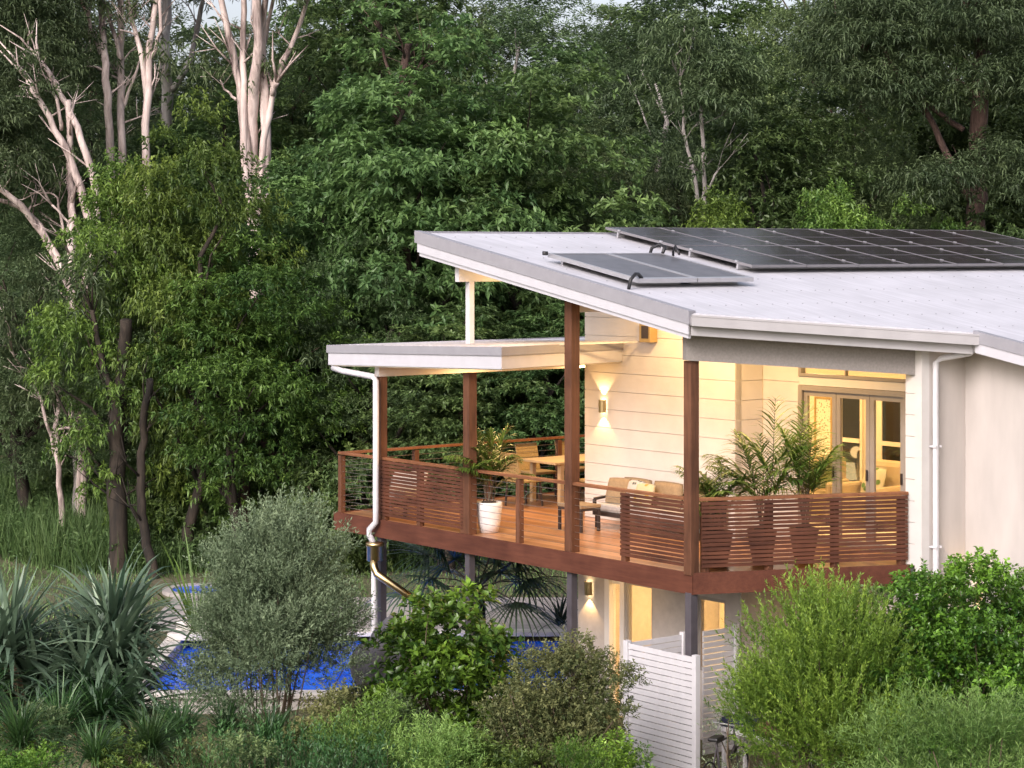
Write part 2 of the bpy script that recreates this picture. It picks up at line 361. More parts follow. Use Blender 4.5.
# ------------------------------------------------------------------ foliage helpers (numpy)
def nrm(a): return a / np.maximum(np.linalg.norm(a, axis=-1, keepdims=True), 1e-9)
def mesh_np(name, verts, faces, tint, mat):
    me = bpy.data.meshes.new(name); nv = len(verts); nf, k = faces.shape
    me.vertices.add(nv); me.vertices.foreach_set('co', verts.astype(np.float32).ravel())
    me.loops.add(nf * k); me.loops.foreach_set('vertex_index', faces.astype(np.int32).ravel())
    me.polygons.add(nf); me.polygons.foreach_set('loop_start', np.arange(0, nf * k, k, dtype=np.int32))
    a = me.attributes.new('tint', 'FLOAT', 'POINT'); a.data.foreach_set('value', np.clip(tint, 0, 1).astype(np.float32))
    me.update(calc_edges=True); me.materials.append(mat); return me
def leaves(P, D, ln, wd, tint, rng, fold=0.25, droop=0.12):
    """one folded, pointed leaf per row: base, left edge, tip, right edge"""
    N = len(P); up = np.array([0, 0, 1.0]) + rng.normal(0, .45, (N, 3))
    side = nrm(np.cross(D, up)); nn = nrm(np.cross(side, D))
    ln = np.broadcast_to(ln, (N,))[:, None]; wd = np.broadcast_to(wd, (N,))[:, None]
    mid = P + D * ln * .42; dz = np.zeros((N, 3)); dz[:, 2] = -droop
    v = np.stack([P, mid + side * wd / 2 + nn * wd * fold, P + D * ln + dz * ln, mid - side * wd / 2 + nn * wd * fold], 1).reshape(-1, 3)
    i = np.arange(N)[:, None] * 4
    f = np.concatenate([i + np.array([[0, 2, 1]]), i + np.array([[0, 3, 2]])], 1).reshape(-1, 3)
    return v, f, np.repeat(tint, 4)
def sprays(P, D, L, n, ll, lw, ang, rng, tint, droop=0.12, tip=0.25, fold=.25):
    """shoots P->P+D*L each carrying n leaves around their axis"""
    N = len(P); t = np.tile((np.arange(n) + .5) / n, (N, 1)); t = t + rng.normal(0, .06, t.shape)
    a = np.cross(D, rng.normal(size=(N, 3))); a = nrm(a); b = np.cross(D, a)
    ph = np.arange(n)[None, :] * 2.39996 + rng.uniform(0, 6.28, (N, 1)) + rng.normal(0, .3, (N, n))
    an = ang + rng.normal(0, .2, (N, n))
    pos = P[:, None] + D[:, None] * (L if np.isscalar(L) else L[:, None, None]) * t[..., None]
    dr = D[:, None] * np.cos(an)[..., None] + (a[:, None] * np.cos(ph)[..., None] + b[:, None] * np.sin(ph)[..., None]) * np.sin(an)[..., None]
    sc = rng.uniform(.7, 1.2, N * n)
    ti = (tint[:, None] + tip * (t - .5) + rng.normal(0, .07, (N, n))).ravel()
    return leaves(pos.reshape(-1, 3), nrm(dr.reshape(-1, 3)), ll * sc, lw * sc, ti, rng, fold, droop)
def merge(*parts):
    vs = []; fs = []; ts = []; o = 0
    for v, f, t in parts: vs.append(v); fs.append(f + o); ts.append(t); o += len(v)
    return np.concatenate(vs), np.concatenate(fs), np.concatenate(ts)
def clump_pts(c, cr, n, rng, flat=.65, upper=.72):
    d = nrm(rng.normal(size=(n, 3))); fl = rng.random(n) < upper; d[fl, 2] = np.abs(d[fl, 2])
    rr = (rng.random(n) ** .45)[:, None]
    return c + d * rr * cr * np.array([1, 1, flat]), d
def crown(seed, rx, rz, nclump, cr, nspray, nleaf, ll, lw, ang=1.1, sl=.12, flat=.6, low=-1.0, hollow=.45, droop=.12, tipup=.35, egg=.25, cut=None):
    """centres of leaf clumps spread through an uneven ellipsoid, origin at its middle"""
    rng = np.random.default_rng(seed); C = []; parts = []
    bump_ = rng.normal(size=(7, 3)); bump_ = nrm(bump_); amp = rng.uniform(-.3, .4, 7)
    while len(C) < nclump:
        d = nrm(rng.normal(size=3)); 
        if d[2] < low: continue
        r = hollow + (1 - hollow) * rng.random() ** .7
        k = 1 + sum(a * max(0, float(d @ b)) ** 3 for a, b in zip(amp, bump_))
        w = 1 - egg * d[2]
        c = np.array([d[0] * rx * w, d[1] * rx * w, d[2] * rz]) * r * k
        if any(np.linalg.norm(c - q) < cr * .55 for q in C) and rng.random() < .8: continue
        C.append(c)
    if cut: C = [c for c in C if not cut(c)]
    for c in C:
        q = cr * rng.uniform(.65, 1.3); m = max(4, int(nspray * (q / cr) ** 2))
        P, d = clump_pts(c, q, m, rng, flat)
        out = nrm(c[None] * np.array([1, 1, .5]))
        D = nrm(d * .8 + out * .55 + np.array([0, 0, tipup]) + rng.normal(0, .25, d.shape))
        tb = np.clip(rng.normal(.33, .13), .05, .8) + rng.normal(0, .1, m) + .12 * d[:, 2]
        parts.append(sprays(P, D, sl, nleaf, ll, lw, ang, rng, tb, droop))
    return merge(*parts), C
def limbs(mb, base, top, C, rng, r0, nlimb=10, wob=.25, n=7):
    """a leaning, tapering trunk with limbs that reach clumps of the crown"""
    base, top = Vector(base), Vector(top); pts = []; K = 9
    for i in range(K + 1):
        t = i / K; pts.append(base.lerp(top, t) + Vector((rng.normal(0, wob), rng.normal(0, wob), 0)) * (0.0 if i == 0 else .35 + .65 * t))
    rad = [r0 * (1.25 if i == 0 else 1) * (1 - .8 * i / K) for i in range(K + 1)]
    mb.tube(pts, rad, n)
    idx = rng.permutation(len(C))[:nlimb]
    for j in idx:
        e = Vector(C[j]); h = max(.25, min(.9, (e.z - base.z) / max(.1, (top.z - base.z)) - rng.uniform(.12, .3)))
        k = min(K, int(h * K)); s = pts[k]; md = s.lerp(e, .5) + Vector((rng.normal(0, .2), rng.normal(0, .2), .1 * (e - s).length))
        mb.tube([s, s.lerp(md, .55), md, e.lerp(md, .4), e], [rad[k] * .6, rad[k] * .45, rad[k] * .32, rad[k] * .2, .012], 5)
    return mb
def strap(P, D, ln, wd, bend, rng, tint, seg=5):
    """arching ribbon leaves"""
    N = len(P); ln = np.broadcast_to(ln, (N,)); wd = np.broadcast_to(wd, (N,)); bend = np.broadcast_to(bend, (N,))
    sd_ = nrm(np.cross(D, np.array([0, 0, 1.0]) + rng.normal(0, .15, (N, 3)))); rows = []; p = P.copy(); d = D.copy()
    for k in range(seg + 1):
        t = k / seg; w = wd * (1 - t) ** .55 * (.75 + .9 * t * (1 - t)) if k < seg else wd * .03
        rows.append(p - sd_ * (w / 2)[:, None]); rows.append(p + sd_ * (w / 2)[:, None])
        d = d.copy(); d[:, 2] -= bend / seg * (0.3 + 1.4 * t); d = nrm(d); p = p + d * (ln / seg)[:, None]
    v = np.stack(rows, 1); nvp = 2 * (seg + 1); i = np.arange(N)[:, None] * nvp; fs = []
    for k in range(seg): fs.append(i + np.array([[2 * k, 2 * k + 1, 2 * k + 3]])); fs.append(i + np.array([[2 * k, 2 * k + 3, 2 * k + 2]]))
    return v.reshape(-1, 3), np.concatenate(fs, 1).reshape(-1, 3), np.repeat(tint, nvp)
def frond(base, az, el, ln, bend, nl, ll, lw, rng, tint=.4, vdroop=.5):
    """feather palm leaf: rachis points, leaflets"""
    d = np.array([math.cos(az) * math.cos(el), math.sin(az) * math.cos(el), math.sin(el)]); p = np.array(base, float); pts = [p.copy()]; K = 10; ds = []
    for k in range(K):
        d = d.copy(); d[2] -= bend / K * (.4 + 1.2 * k / K); d = d / np.linalg.norm(d); p = p + d * ln / K; pts.append(p.copy()); ds.append(d)
    P = []; D = []; Ls = []
    for j in range(nl):
        t = .18 + .82 * (j + .5) / nl; k = min(K - 1, int(t * K)); f = t * K - k; q = pts[k] * (1 - f) + pts[k + 1] * f; dd = ds[k]
        sd_ = np.cross(dd, [0, 0, 1]); sd_ /= max(1e-6, np.linalg.norm(sd_)); up = np.cross(sd_, dd)
        for s in (-1, 1):
            v = dd * (.55 + .5 * t) + sd_ * s * .85 + up * (.25 - vdroop * .6) + rng.normal(0, .09, 3)
            P.append(q); D.append(v / np.linalg.norm(v)); Ls.append(ll * math.sin(math.pi * min(.97, .18 + .75 * t)) * rng.uniform(.85, 1.1))
    P = np.array(P); D = np.array(D)
    return pts, strap(P, D, np.array(Ls), lw, .5 + vdroop, rng, np.full(len(P), tint) + rng.normal(0, .1, len(P)), 3)

# ------------------------------------------------------------------ terrain
def sstep(a, b, x): t = np.clip((x - a) / (b - a), 0, 1); return t * t * (3 - 2 * t)
POOL = (-6.0, 0.9, 34.4, 39.6)
def gz(x, y):
    x = np.asarray(x, float); y = np.asarray(y, float)
    h = sstep(50, 85, y) * 5.0 + sstep(85, 300, y) * 14
    h = h - 1.0 * sstep(34.6, 32.6, y) * sstep(-1.5, -4.0, x) * sstep(10, 26, y)
    h = h - .7 * sstep(25, 8, y)
    h = h + .05 * np.sin(x * 1.3 + y * .7) * np.cos(y * .9 - x * .4) * sstep(3, 7, np.abs(x - 6) + np.abs(y - 36) * .7)
    inp = sstep(POOL[0] - .5, POOL[0] + .3, x) * sstep(POOL[1] + .5, POOL[1] - .3, x) * sstep(POOL[2] - .4, POOL[2] + .3, y) * sstep(POOL[3] + .5, POOL[3] - .3, y)
    return h - .5 * inp
def gzf(x, y): return float(gz(x, y))
xs = np.unique(np.concatenate([np.linspace(-600, -40, 15), np.linspace(-40, 40, 161), np.linspace(40, 600, 15)]))
ys = np.unique(np.concatenate([np.linspace(-60, 10, 15), np.linspace(10, 95, 171), np.linspace(95, 900, 20)]))
GX, GY = np.meshgrid(xs, ys); V = np.stack([GX, GY, gz(GX, GY)], -1).reshape(-1, 3); nx = len(xs)
ii = (np.arange(len(ys) - 1)[:, None] * nx + np.arange(nx - 1)[None]).ravel()
gm = mesh_np('ground', V, np.stack([ii, ii + 1, ii + nx + 1, ii + nx], 1), np.zeros(len(V)), M['ground'])
ground = bpy.data.objects.new('ground', gm); COL.objects.link(ground); tag(ground, kind='structure')
gm.polygons.foreach_set('use_smooth', [True] * len(gm.polygons))

# paving round the pool, pool
x0, x1, y0, y1 = POOL
pv = MB()
pv.box((x0 - .9, y1 + .35, -.3), (4.0, 43.6, .06)); pv.box((x1 + .35, y0 - .2, -.3), (4.0, y1 + .35, .06))
tag(pv.build('paving', M['paving']), kind='structure')
wt = MB(); wt.box((x0, y0, -.45), (x1, y1, -.10)); tag(wt.build('water', M['water']), kind='structure')
pool = empty('swimming_pool', (x0, y0, -.1), 0, 'blue swimming pool with pale stone edge left of the house', 'pool')
def local(o, par): o.parent = par; o.location = -Vector(par.location); return o
cp = MB()
for a, b in (((x0 - .32, y0 - .32, -.02), (x1 + .35, y0, .07)), ((x0 - .32, y1, -.02), (x1 + .35, y1 + .35, .07)), ((x0 - .32, y0, -.02), (x0, y1, .07)), ((x1, y0, -.02), (x1 + .35, y1, .07))): cp.box(a, b)
local(cp.build('coping', M['coping'], bevel=.015), pool)
pw = MB(); pw.box((x0 - .25, y0 - .25, -1.6), (x1 + .3, y0 - .003, -.022)); pw.box((x0 - .25, y0 - .003, -1.6), (x0 - .003, y1 + .3, -.022))
local(pw.build('pool_wall', M['render']), pool)
st = MB()
for k in range(3): st.box((-6.25 + .1 * k, y1 - .9 + .4 * k, .072 + .001), (-4.3 - .25 * k, y1 - .45 + .4 * k, .2 + .16 * k))
local(st.build('step', M['coping'], bevel=.01), pool)
spa = empty('plunge_pool', (-6.4, 45, 0), 0, 'small blue plunge pool beyond the paving on the far left', 'pool')
sw = MB(); sw.lathe([(.6, -.3), (.6, .05)], (-6.5, 44.6, 0), 28); local(sw.build('pool_water', M['water']), spa)
sc_ = MB(); sc_.lathe([(.603, -.3), (.8, -.3), (.8, .08), (.603, .08), (.603, -.3)], (-6.5, 44.6, 0), 28, False)
local(sc_.build('rim', M['paving']), spa)

# ------------------------------------------------------------------ the house (local axes: x along the long deck edge towards the viewer, y into the house)
ORG = Vector((-2.96, 35.8, 0)); ANG = math.atan2(-.782, .623); DZ = 2.75
LX = Vector((math.cos(ANG), math.sin(ANG), 0)); RX = Vector((-math.sin(ANG), math.cos(ANG), 0))
def H(l, r, z): return ORG + LX * l + RX * r + Vector((0, 0, z))
def inv(p): d = Vector((p[0], p[1], 0)) - Vector((ORG.x, ORG.y, 0)); return d.dot(LX), d.dot(RX)
house = empty('house', ORG, ANG, 'two storey white house with pale skillion roof and timber posts', 'house')
SL = .179
def zr(l, r=0): return DZ + 3.56 - SL * (l - 9.0)
EA, EB = (9.0, -.35), (10.7, 3.44)               # ends of the raked front eave
def dpt(s, off=0.0): return (8.7 + .408 * s - .913 * off, .913 * s + .408 * off)   # along the angled deck edge

roofpoly = [(2.83, -.35), EA, EB, (15, 3.44), (15, 13.4), (2.83, 13.4)]
rf = MB(); rf.prism(roofpoly, lambda x, y: zr(x) - .05, lambda x, y: zr(x)); rf.m = 1
for l in np.arange(3.2, 15, .9):
    for r in np.arange(-.2, 13.3, .304):
        if r > 3.3 or (l < 9 + .45 * (r + .3)):
            z = zr(l); rf.add([(l - .011, r - .011, z + .002), (l + .011, r - .011, z + .002), (l + .011, r + .011, z + .002), (l - .011, r + .011, z + .002), (l, r, z + .014)], [(0, 1, 4), (1, 2, 4), (2, 3, 4), (3, 0, 4)])
roof = rf.build('roof', [M['roof'], M['cap']], house)
cl = MB(); cl.prism([(2.95, -.22), (8.95, -.22), (10.55, 3.55), (14.9, 3.9), (14.9, 13.2), (2.95, 13.2)], lambda x, y: zr(x) - .3, lambda x, y: zr(x) - .26)
cl.build('soffit', M['inside'], roof)
def slopebar(mb, a, b, r0, r1, h0, h1):          # piece along the slope between r0..r1, heights below the roof plane
    mb.prism([(a, r0), (b, r0), (b, r1), (a, r1)], lambda x, y: zr(x) + h0, lambda x, y: zr(x) + h1)
bc = MB(); slopebar(bc, 2.8, 9.03, -.395, -.352, -.15, .035); slopebar(bc, 2.8, 9.03, -.352, -.27, .003, .035)
bc.prism([(2.78, -.352), (2.828, -.352), (2.828, 13.4), (2.78, 13.4)], lambda x, y: zr(2.83) - .12, lambda x, y: zr(2.83) + .03)
slopebar(bc, 10.72, 15, 3.395, 3.438, -.13, .035); slopebar(bc, 10.72, 15, 3.438, 3.52, .003, .035)
bc.build('verge_capping', M['cap'], roof)
bb = MB(); slopebar(bb, 2.85, 9.0, -.378, -.352, -.29, -.153); bb.build('verge_board', M['fascia'], roof); bb = MB(); slopebar(bb, 2.87, 8.97, -.348, -.30, -.35, -.292); bb.build('verge_batten', M['fascia'], roof)
bb = MB(); slopebar(bb, 10.74, 15, 3.41, 3.438, -.27, -.133); bb.build('verge_board', M['fascia'], roof)
ev = Vector((EB[0] - EA[0], EB[1] - EA[1])).normalized(); en = Vector((ev.y, -ev.x))   # outwards
def epoly(o0, o1, a0=0.0, a1=0.0):
    A = Vector(EA) - ev * a0; B = Vector(EB) + ev * a1
    return [tuple(A + en * o0), tuple(A + en * o1), tuple(B + en * o1), tuple(B + en * o0)]
zz = lambda x, y: DZ + 3.56 - (x - 9.0) * SL
def ez(off, h):                                  # height along the eave only (level across the gutter)
    def f(x, y):
        p = Vector((x, y)) - Vector(EA); s = p.dot(ev); return zr(EA[0] + ev.x * s) + h
    return f
gu = MB(); gu.prism(epoly(.002, .012), ez(0, -.17), ez(0, -.03)); gu.prism(epoly(.012, .115), ez(0, -.17), ez(0, -.155)); gu.prism(epoly(.115, .128, .01, .01), ez(0, -.17), ez(0, -.045)); gu.prism(epoly(.108, .138, .01, .01), ez(0, -.043), ez(0, -.02))
gu.prism(epoly(.012, .115, 0, -4.14), ez(0, -.154), ez(0, -.045)); gu.prism(epoly(.012, .115, -4.14, 0), ez(0, -.154), ez(0, -.045))
gu.build('gutter', M['gutter'], roof)
fb = MB(); fb.prism(epoly(-.03, -.002, -.02, -.02), ez(0, -.3), ez(0, -.055)); fb.build('eave_fascia', M['gutter'], roof)
# raked grey beam under the eave
bm_ = MB()
q = [dpt(-.12, -.06), dpt(3.24, -.06), dpt(3.24, .1), dpt(-.12, .1)]
def bz(h):
    def f(x, y):
        s = (Vector((x, y)) - Vector((8.7, 0))).dot(Vector((.408, .913))); return zr(8.9 + .408 * s) + h
    return f
bm_.prism([q[0], q[1], q[2], q[3]], bz(-.68), bz(-.305)); bm_.build('eave_beam', M['greyrender'], house)

# posts that carry the roofs
PL = [1.21, 3.58, 6.03, 8.70]; PR = .1
def post(l, r, z0, z1, w, mat, name='roof_post'):
    m = MB(); m.box((l - w / 2, r - w / 2, z0), (l + w / 2, r + w / 2, z1)); return m.build(name, mat, house, bevel=.006)
post(PL[0], PR, DZ - .02, DZ + 2.33, .13, M['timber'])
post(PL[1], PR, DZ - .02, DZ + 2.5, .155, M['timber'])
post(PL[2], PR, DZ - .02, zr(PL[2]) - .31, .16, M['timber'])
nx_, ny_ = dpt(.0, .08); post(nx_, ny_, DZ - .02, zr(8.9) - .685, .15, M['timber'])
post(PL[1], PR, DZ + 2.95, zr(PL[1]) - .62, .10, M['white'], 'upper_post')
ub = MB(); ub.box((PL[1] - .05, -.15, zr(PL[1]) - .62), (PL[1] + .05, 2.94, zr(PL[1]) - .33)); ub.build('rafter_beam', M['white'], house)
ub = MB(); ub.box((PL[2] - .05, .2, zr(PL[2]) - .6), (PL[2] + .05, 2.94, zr(PL[2]) - .33)); ub.build('rafter_beam', M['white'], house)

# patio roof over the dining end
PSL = .028
def zp(x, y=0): return DZ + 2.80 + PSL * (x - .14)
ppoly = [(.14, -.2), (4.75, -.2), (3.9, 2.93), (2.94, 2.93), (2.94, 6.4), (.14, 6.4)]
pr_ = MB(); pr_.prism(ppoly, lambda x, y: zp(x) - .04, lambda x, y: zp(x)); 
for k in np.arange(.4, 4.5, .25): pr_.bar((k, -.15, zp(k) + .014), (k, 2.9, zp(k) + .014), .03, .024)
patio = pr_.build('patio_roof', M['roof'], house)
def off(poly, d):                                # move a convex-ish outline outwards (only the first three edges matter)
    out = []; n = len(poly)
    for i in range(n):
        p0, p1, p2 = (Vector(poly[(i + k) % n]) for k in (-1, 0, 1)); e1 = (p1 - p0).normalized(); e2 = (p2 - p1).normalized()
        n1 = Vector((e1.y, -e1.x)); n2 = Vector((e2.y, -e2.x)); b = (n1 + n2).normalized(); out.append(tuple(p1 + b * d / max(.3, b.dot(n1))))
    return out
def band(mb, poly, d0, d1, h0, h1, edges):
    A = off(poly, d0); B = off(poly, d1); n = len(poly)
    for i in edges:
        j = (i + 1) % n; mb.prism([A[i], B[i], B[j], A[j]], lambda x, y: zp(x) + h0, lambda x, y: zp(x) + h1)
pc = MB(); band(pc, ppoly, .002, .045, -.11, .02, (0, 1, 5)); pc.build('patio_capping', M['cap'], patio)
pf = MB(); band(pf, ppoly, .0, .022, -.31, -.113, (0, 1, 5)); pf.build('patio_fascia', M['fascia'], patio)
pl_ = MB(); pl_.prism(off(ppoly, -.01), lambda x, y: zp(x) - .33, lambda x, y: zp(x) - .312); pl_.build('patio_ceiling', M['inside'], patio)
pb = MB(); pb.box((PL[0] - .06, .0, DZ + 2.335), (PL[0] + .06, 6.2, DZ + 2.50)); pb.build('patio_beam', M['cladding'], patio)

# walls
def clip(poly, f):                               # keep z <= f(l)
    out = []; n = len(poly)
    for i in range(n):
        a, b = poly[i], poly[(i + 1) % n]; da, db = a[1] - f(a[0]), b[1] - f(b[0])
        if da <= 0: out.append(a)
        if (da < 0) != (db < 0) and abs(da - db) > 1e-9:
            t = da / (da - db); out.append((a[0] + (b[0] - a[0]) * t, a[1] + (b[1] - a[1]) * t))
    return out
top_l = lambda l: zr(l) - .305
def boards_l(l0, l1, r, z0, z1=99, step=.30):    # weatherboards on a wall that runs along the long edge
    m = MB(); z = z0
    while z < min(z1, top_l(l0)):
        p = clip([(l0, z), (l1, z), (l1, min(z1, z + step - .009)), (l0, min(z1, z + step - .009))], top_l)
        if len(p) > 2: m.extrude([(a, r, b) for a, b in p], (0, .022, 0))
        z += step
    p = clip([(l0, z0), (l1, z0), (l1, min(z1, 20)), (l0, min(z1, 20))], top_l)
    m.extrude([(a, r + .0225, b) for a, b in p], (0, .12, 0)); return m
def boards_r(r0, r1, l, z0, step=.30):           # weatherboards facing the viewer's right
    m = MB(); z = z0; t = top_l(l)
    while z < t:
        m.box((l - .022, r0, z), (l, r1, min(t, z + step - .009))); z += step
    m.box((l - .14, r0, z0), (l - .0225, r1, t)); return m
boards_l(2.98, 6.5, 2.95, DZ + .004).build('wall', M['cladding'], house)
boards_r(2.975, 3.545, 6.5, DZ + .004).build('wall', M['cladding'], house)
boards_l(6.505, 7.265, 3.55, DZ + .004).build('wall', M['cladding'], house)
boards_l(9.425, 9.885, 3.55, DZ + .004, DZ + 2.36).build('wall', M['cladding'], house)
boards_l(7.267, 9.885, 3.55, DZ + 2.86).build('wall', M['cladding'], house)
b_ = MB(); b_.box((7.267, 3.55, DZ + 2.365), (9.885, 3.65, DZ + 2.49)); b_.build('door_head', M['cladding'], house)
pm = boards_l(9.89, 10.06, 2.95, DZ + .004); pm.box((10.065, 2.94, 0), (10.19, 3.1, top_l(10.19))); pm.build('pier', M['cladding'], house)
s1 = MB(); s1.box((9.9, 3.1, 0), (10.188, 3.868, top_l(10.19))); s1.build('wall', M['render'], house)
s2 = MB(); s2.extrude([(10.19, 3.87, 0), (15, 3.87, 0), (15, 3.87, top_l(15)), (10.19, 3.87, top_l(10.19))], (0, .15, 0)); s2.build('wall', M['render'], house)
ew = MB(); ew.extrude([(3.0, 3.095, 0), (3.0, 13, 0), (3.0, 13, top_l(3)), (3.0, 3.095, top_l(3))], (.12, 0, 0)); ew.build('wall', M['cladding'], house)
# interior shell
it = MB()
it.box((3.13, 3.7, DZ - .03), (10.05, 6.6, DZ + .003)); it.box((3.13, 6.6, DZ - .03), (10.05, 6.7, DZ + 2.85)); it.box((3.12, 3.7, DZ + 2.85), (10.05, 6.7, DZ + 2.95))
it.box((9.95, 3.9, DZ + .004), (10.05, 6.6, DZ + 2.85)); it.box((3.125, 3.15, DZ + .004), (3.2, 6.6, DZ + 2.85)); it.box((6.36, 3.56, DZ + .004), (6.41, 3.7, DZ + 2.85)); it.box((3.2, 3.1, DZ + 2.85), (6.4, 3.7, DZ + 2.95))
it.build('interior_wall', M['inside'], house)
# bifold doors: three leaves
def leaf_door(l0, l1, r, z0, z1, fr=.075):
    m = MB(); t = .05
    m.box((l0, r, z0), (l0 + fr, r + t, z1)); m.box((l1 - fr, r, z0), (l1, r + t, z1)); m.box((l0 + fr, r, z0), (l1 - fr, r + t, z0 + .1)); m.box((l0 + fr, r, z1 - fr), (l1 - fr, r + t, z1))
    d = m.build('bifold_door', M['frame'], house)
    g = MB(); g.box((l0 + fr, r + .02, z0 + .1), (l1 - fr, r + .028, z1 - fr)); g.build('glass', M['glass'], d)
    h = MB(); h.box((l1 - fr + .02, r - .03, z0 + 1.0), (l1 - fr + .045, r - .001, z0 + 1.16)); h.build('handle', M['darkmetal'], d); return d
dl0, dl1 = 7.35, 9.34
df = MB(); df.box((7.27, 3.52, DZ + .004), (7.348, 3.64, DZ + 2.36)); df.box((7.35, 3.52, DZ + 2.285), (9.42, 3.64, DZ + 2.36)); df.box((9.345, 3.52, DZ + .004), (9.42, 3.64, DZ + 2.284)); df.build('door_frame', M['frame'], house)
wdt = (dl1 - dl0) / 3
for k in range(3): leaf_door(dl0 + k * wdt + .004, dl0 + (k + 1) * wdt - .004, 3.56, DZ + .02, DZ + 2.28)
hw = MB()
for a, b in (((7.267, 3.53, DZ + 2.495), (9.885, 3.63, DZ + 2.54)), ((7.267, 3.53, DZ + 2.81), (9.885, 3.63, DZ + 2.855)), ((7.267, 3.53, DZ + 2.54), (7.325, 3.63, DZ + 2.81)), ((9.82, 3.53, DZ + 2.54), (9.885, 3.63, DZ + 2.81)), ((8.2, 3.54, DZ + 2.54), (8.22, 3.6, DZ + 2.81))): hw.box(a, b)
hwo = hw.build('highlight_window', M['frame'], house)
g = MB(); g.box((7.325, 3.57, DZ + 2.54), (9.82, 3.576, DZ + 2.81)); g.build('glass', M['glass'], hwo)
# dark windows on the far wall of the room
for l0, l1, z0, z1 in ((5.36, 5.76, .55, 2.0), (6.24, 6.72, .55, 1.95)):
    f_ = MB(); f_.box((l0 - .05, 6.56, DZ + z0), (l0, 6.598, DZ + z1)); f_.box((l1, 6.56, DZ + z0), (l1 + .05, 6.598, DZ + z1)); f_.box((l0, 6.54, DZ + 1.2), (l1, 6.598, DZ + 1.27)); f_.box((l0 - .05, 6.56, DZ + z1), (l1 + .05, 6.598, DZ + z1 + .05))
    fo = f_.build('rear_window', M['inside'], house)
    g = MB(); g.box((l0, 6.58, DZ + z0), (l1, 6.592, DZ + 1.2)); g.box((l0, 6.58, DZ + 1.27), (l1, 6.592, DZ + z1)); g.build('pane', M['darkpane'], fo)

# lower storey
LR = 1.6
def wallbox(a, b, mat='lowrender', name='lower_wall'): m = MB(); m.box(a, b); return m.build(name, M[mat], house)
zt = DZ - .30
wl_ = MB()
wl_.box((4.4, LR, 0), (5.04, LR + .14, zt)); wl_.box((6.12, LR, 0), (7.08, LR + .14, zt)); wl_.box((7.68, LR, 0), (8.0, LR + .14, zt))
wl_.box((7.08, LR, 0), (7.68, LR + .14, 1.0)); wl_.box((7.08, LR, 2.1), (7.68, LR + .14, zt)); wl_.box((5.04, LR, 2.12), (6.12, LR + .14, zt)); wl_.box((5.5, LR, 0), (6.12, LR + .14, .9))
wl_.box((4.4, LR + .142, 0), (4.54, 6, zt)); wl_.box((7.86, LR + .142, 0), (8.0, 3.0, zt))
wl_.box((8.002, 2.86, 0), (9.88, 3.0, zt)); wl_.build('lower_wall', M['lowrender'], house)
li = MB(); li.box((4.56, LR + .16, .01), (7.85, 4.5, .05)); li.box((4.56, 4.5, .05), (7.85, 4.6, zt)); li.box((4.545, LR + .15, zt + .002), (7.85, 4.6, zt + .06)); li.build('lower_room', M['inside'], house)
def lowin(l0, l1, z0, z1, name='lower_window'):
    f_ = MB(); t = .05
    f_.box((l0, LR + .03, z0), (l0 + t, LR + .1, z1)); f_.box((l1 - t, LR + .03, z0), (l1, LR + .1, z1)); f_.box((l0 + t, LR + .03, z0), (l1 - t, LR + .1, z0 + t)); f_.box((l0 + t, LR + .03, z1 - t), (l1 - t, LR + .1, z1))
    o = f_.build(name, M['frame'], house); g = MB(); g.box((l0 + t, LR + .06, z0 + t), (l1 - t, LR + .066, z1 - t)); g.build('glass', M['glass'], o); return o
lowin(5.5, 6.118, .905, 2.118); lowin(7.085, 7.675, 1.005, 2.095)
dr_ = MB(); dr_.box((5.045, LR - .02, .05), (5.16, LR + .11, 2.115)); dr_.box((5.16, LR + .03, 2.04), (5.4, LR + .1, 2.115)); dr_.box((5.4, LR - .02, .05), (5.498, LR + .11, 2.115))
do = dr_.build('lower_door', M['cladding'], house); g = MB(); g.box((5.16, LR + .05, .05), (5.4, LR + .056, 2.04)); g.build('glass', M['glass'], do)
# downpipes
dp = MB()
a = Vector((10.42, 2.9, zr(10.5) - .17)); b = Vector((10.26, 3.2, zr(10.5) - .34))
pxy = Vector((10.19 + .05, 3.12))
dp.tube([(10.66, 3.5, zr(10.7) - .1), (10.66, 3.5, zr(10.7) - .24), (10.60, 3.47, zr(10.7) - .29), (10.32, 3.2, zr(10.7) - .36), (10.25, 3.17, zr(10.7) - .42), (10.25, 3.17, 2.0), (10.25, 3.17, .05)], .045, 10)
dpo = dp.build('downpipe', M['white'], house, True)
for z in (3.0, 4.4):
    k = MB(); k.box((10.192, 3.1, z), (10.2, 3.24, z + .03)); k.box((10.2, 3.11, z), (10.305, 3.12, z + .03)); k.box((10.2, 3.22, z), (10.305, 3.23, z + .03)); k.build('bracket', M['white'], dpo)
dp = MB(); z = DZ
dp.tube([(.2, -.18, z + 2.44), (.45, -.16, z + 2.40), (1.28, -.12, z + 2.34), (1.34, -.11, z + 2.28), (1.34, -.11, z + .2), (1.34, -.11, z - .02), (1.2, -.14, z - .15), (1.2, -.14, z - .24), (1.29, -.12, z - .36)], .05, 10)
dp2 = dp.build('downpipe', M['white'], house, True)
dp = MB(); dp.tube([(1.3, -.12, z - .6), (1.3, -.12, .05)], .045, 10); dp.build('downpipe', M['white'], house, True)
rh = MB(); rh.lathe([(.12, -.14), (.135, -.13), (.135, .09), (.15, .1), (.15, .15), (.135, .16)], (1.36, -.14, z - .5), 20)
rho = rh.build('rainhead', M['brass'], house, True)
bp = MB(); e1 = inv(at(424, 607, 34.3)); 
bp.tube([(1.4, -.2, z - .62), (1.42, -.2, z - .74), (1.5, -.2, z - .83), (e1[0], e1[1], at(424, 607, 34.3).z)], .065, 12); bp.build('overflow_pipe', M['brass'], rho, True)

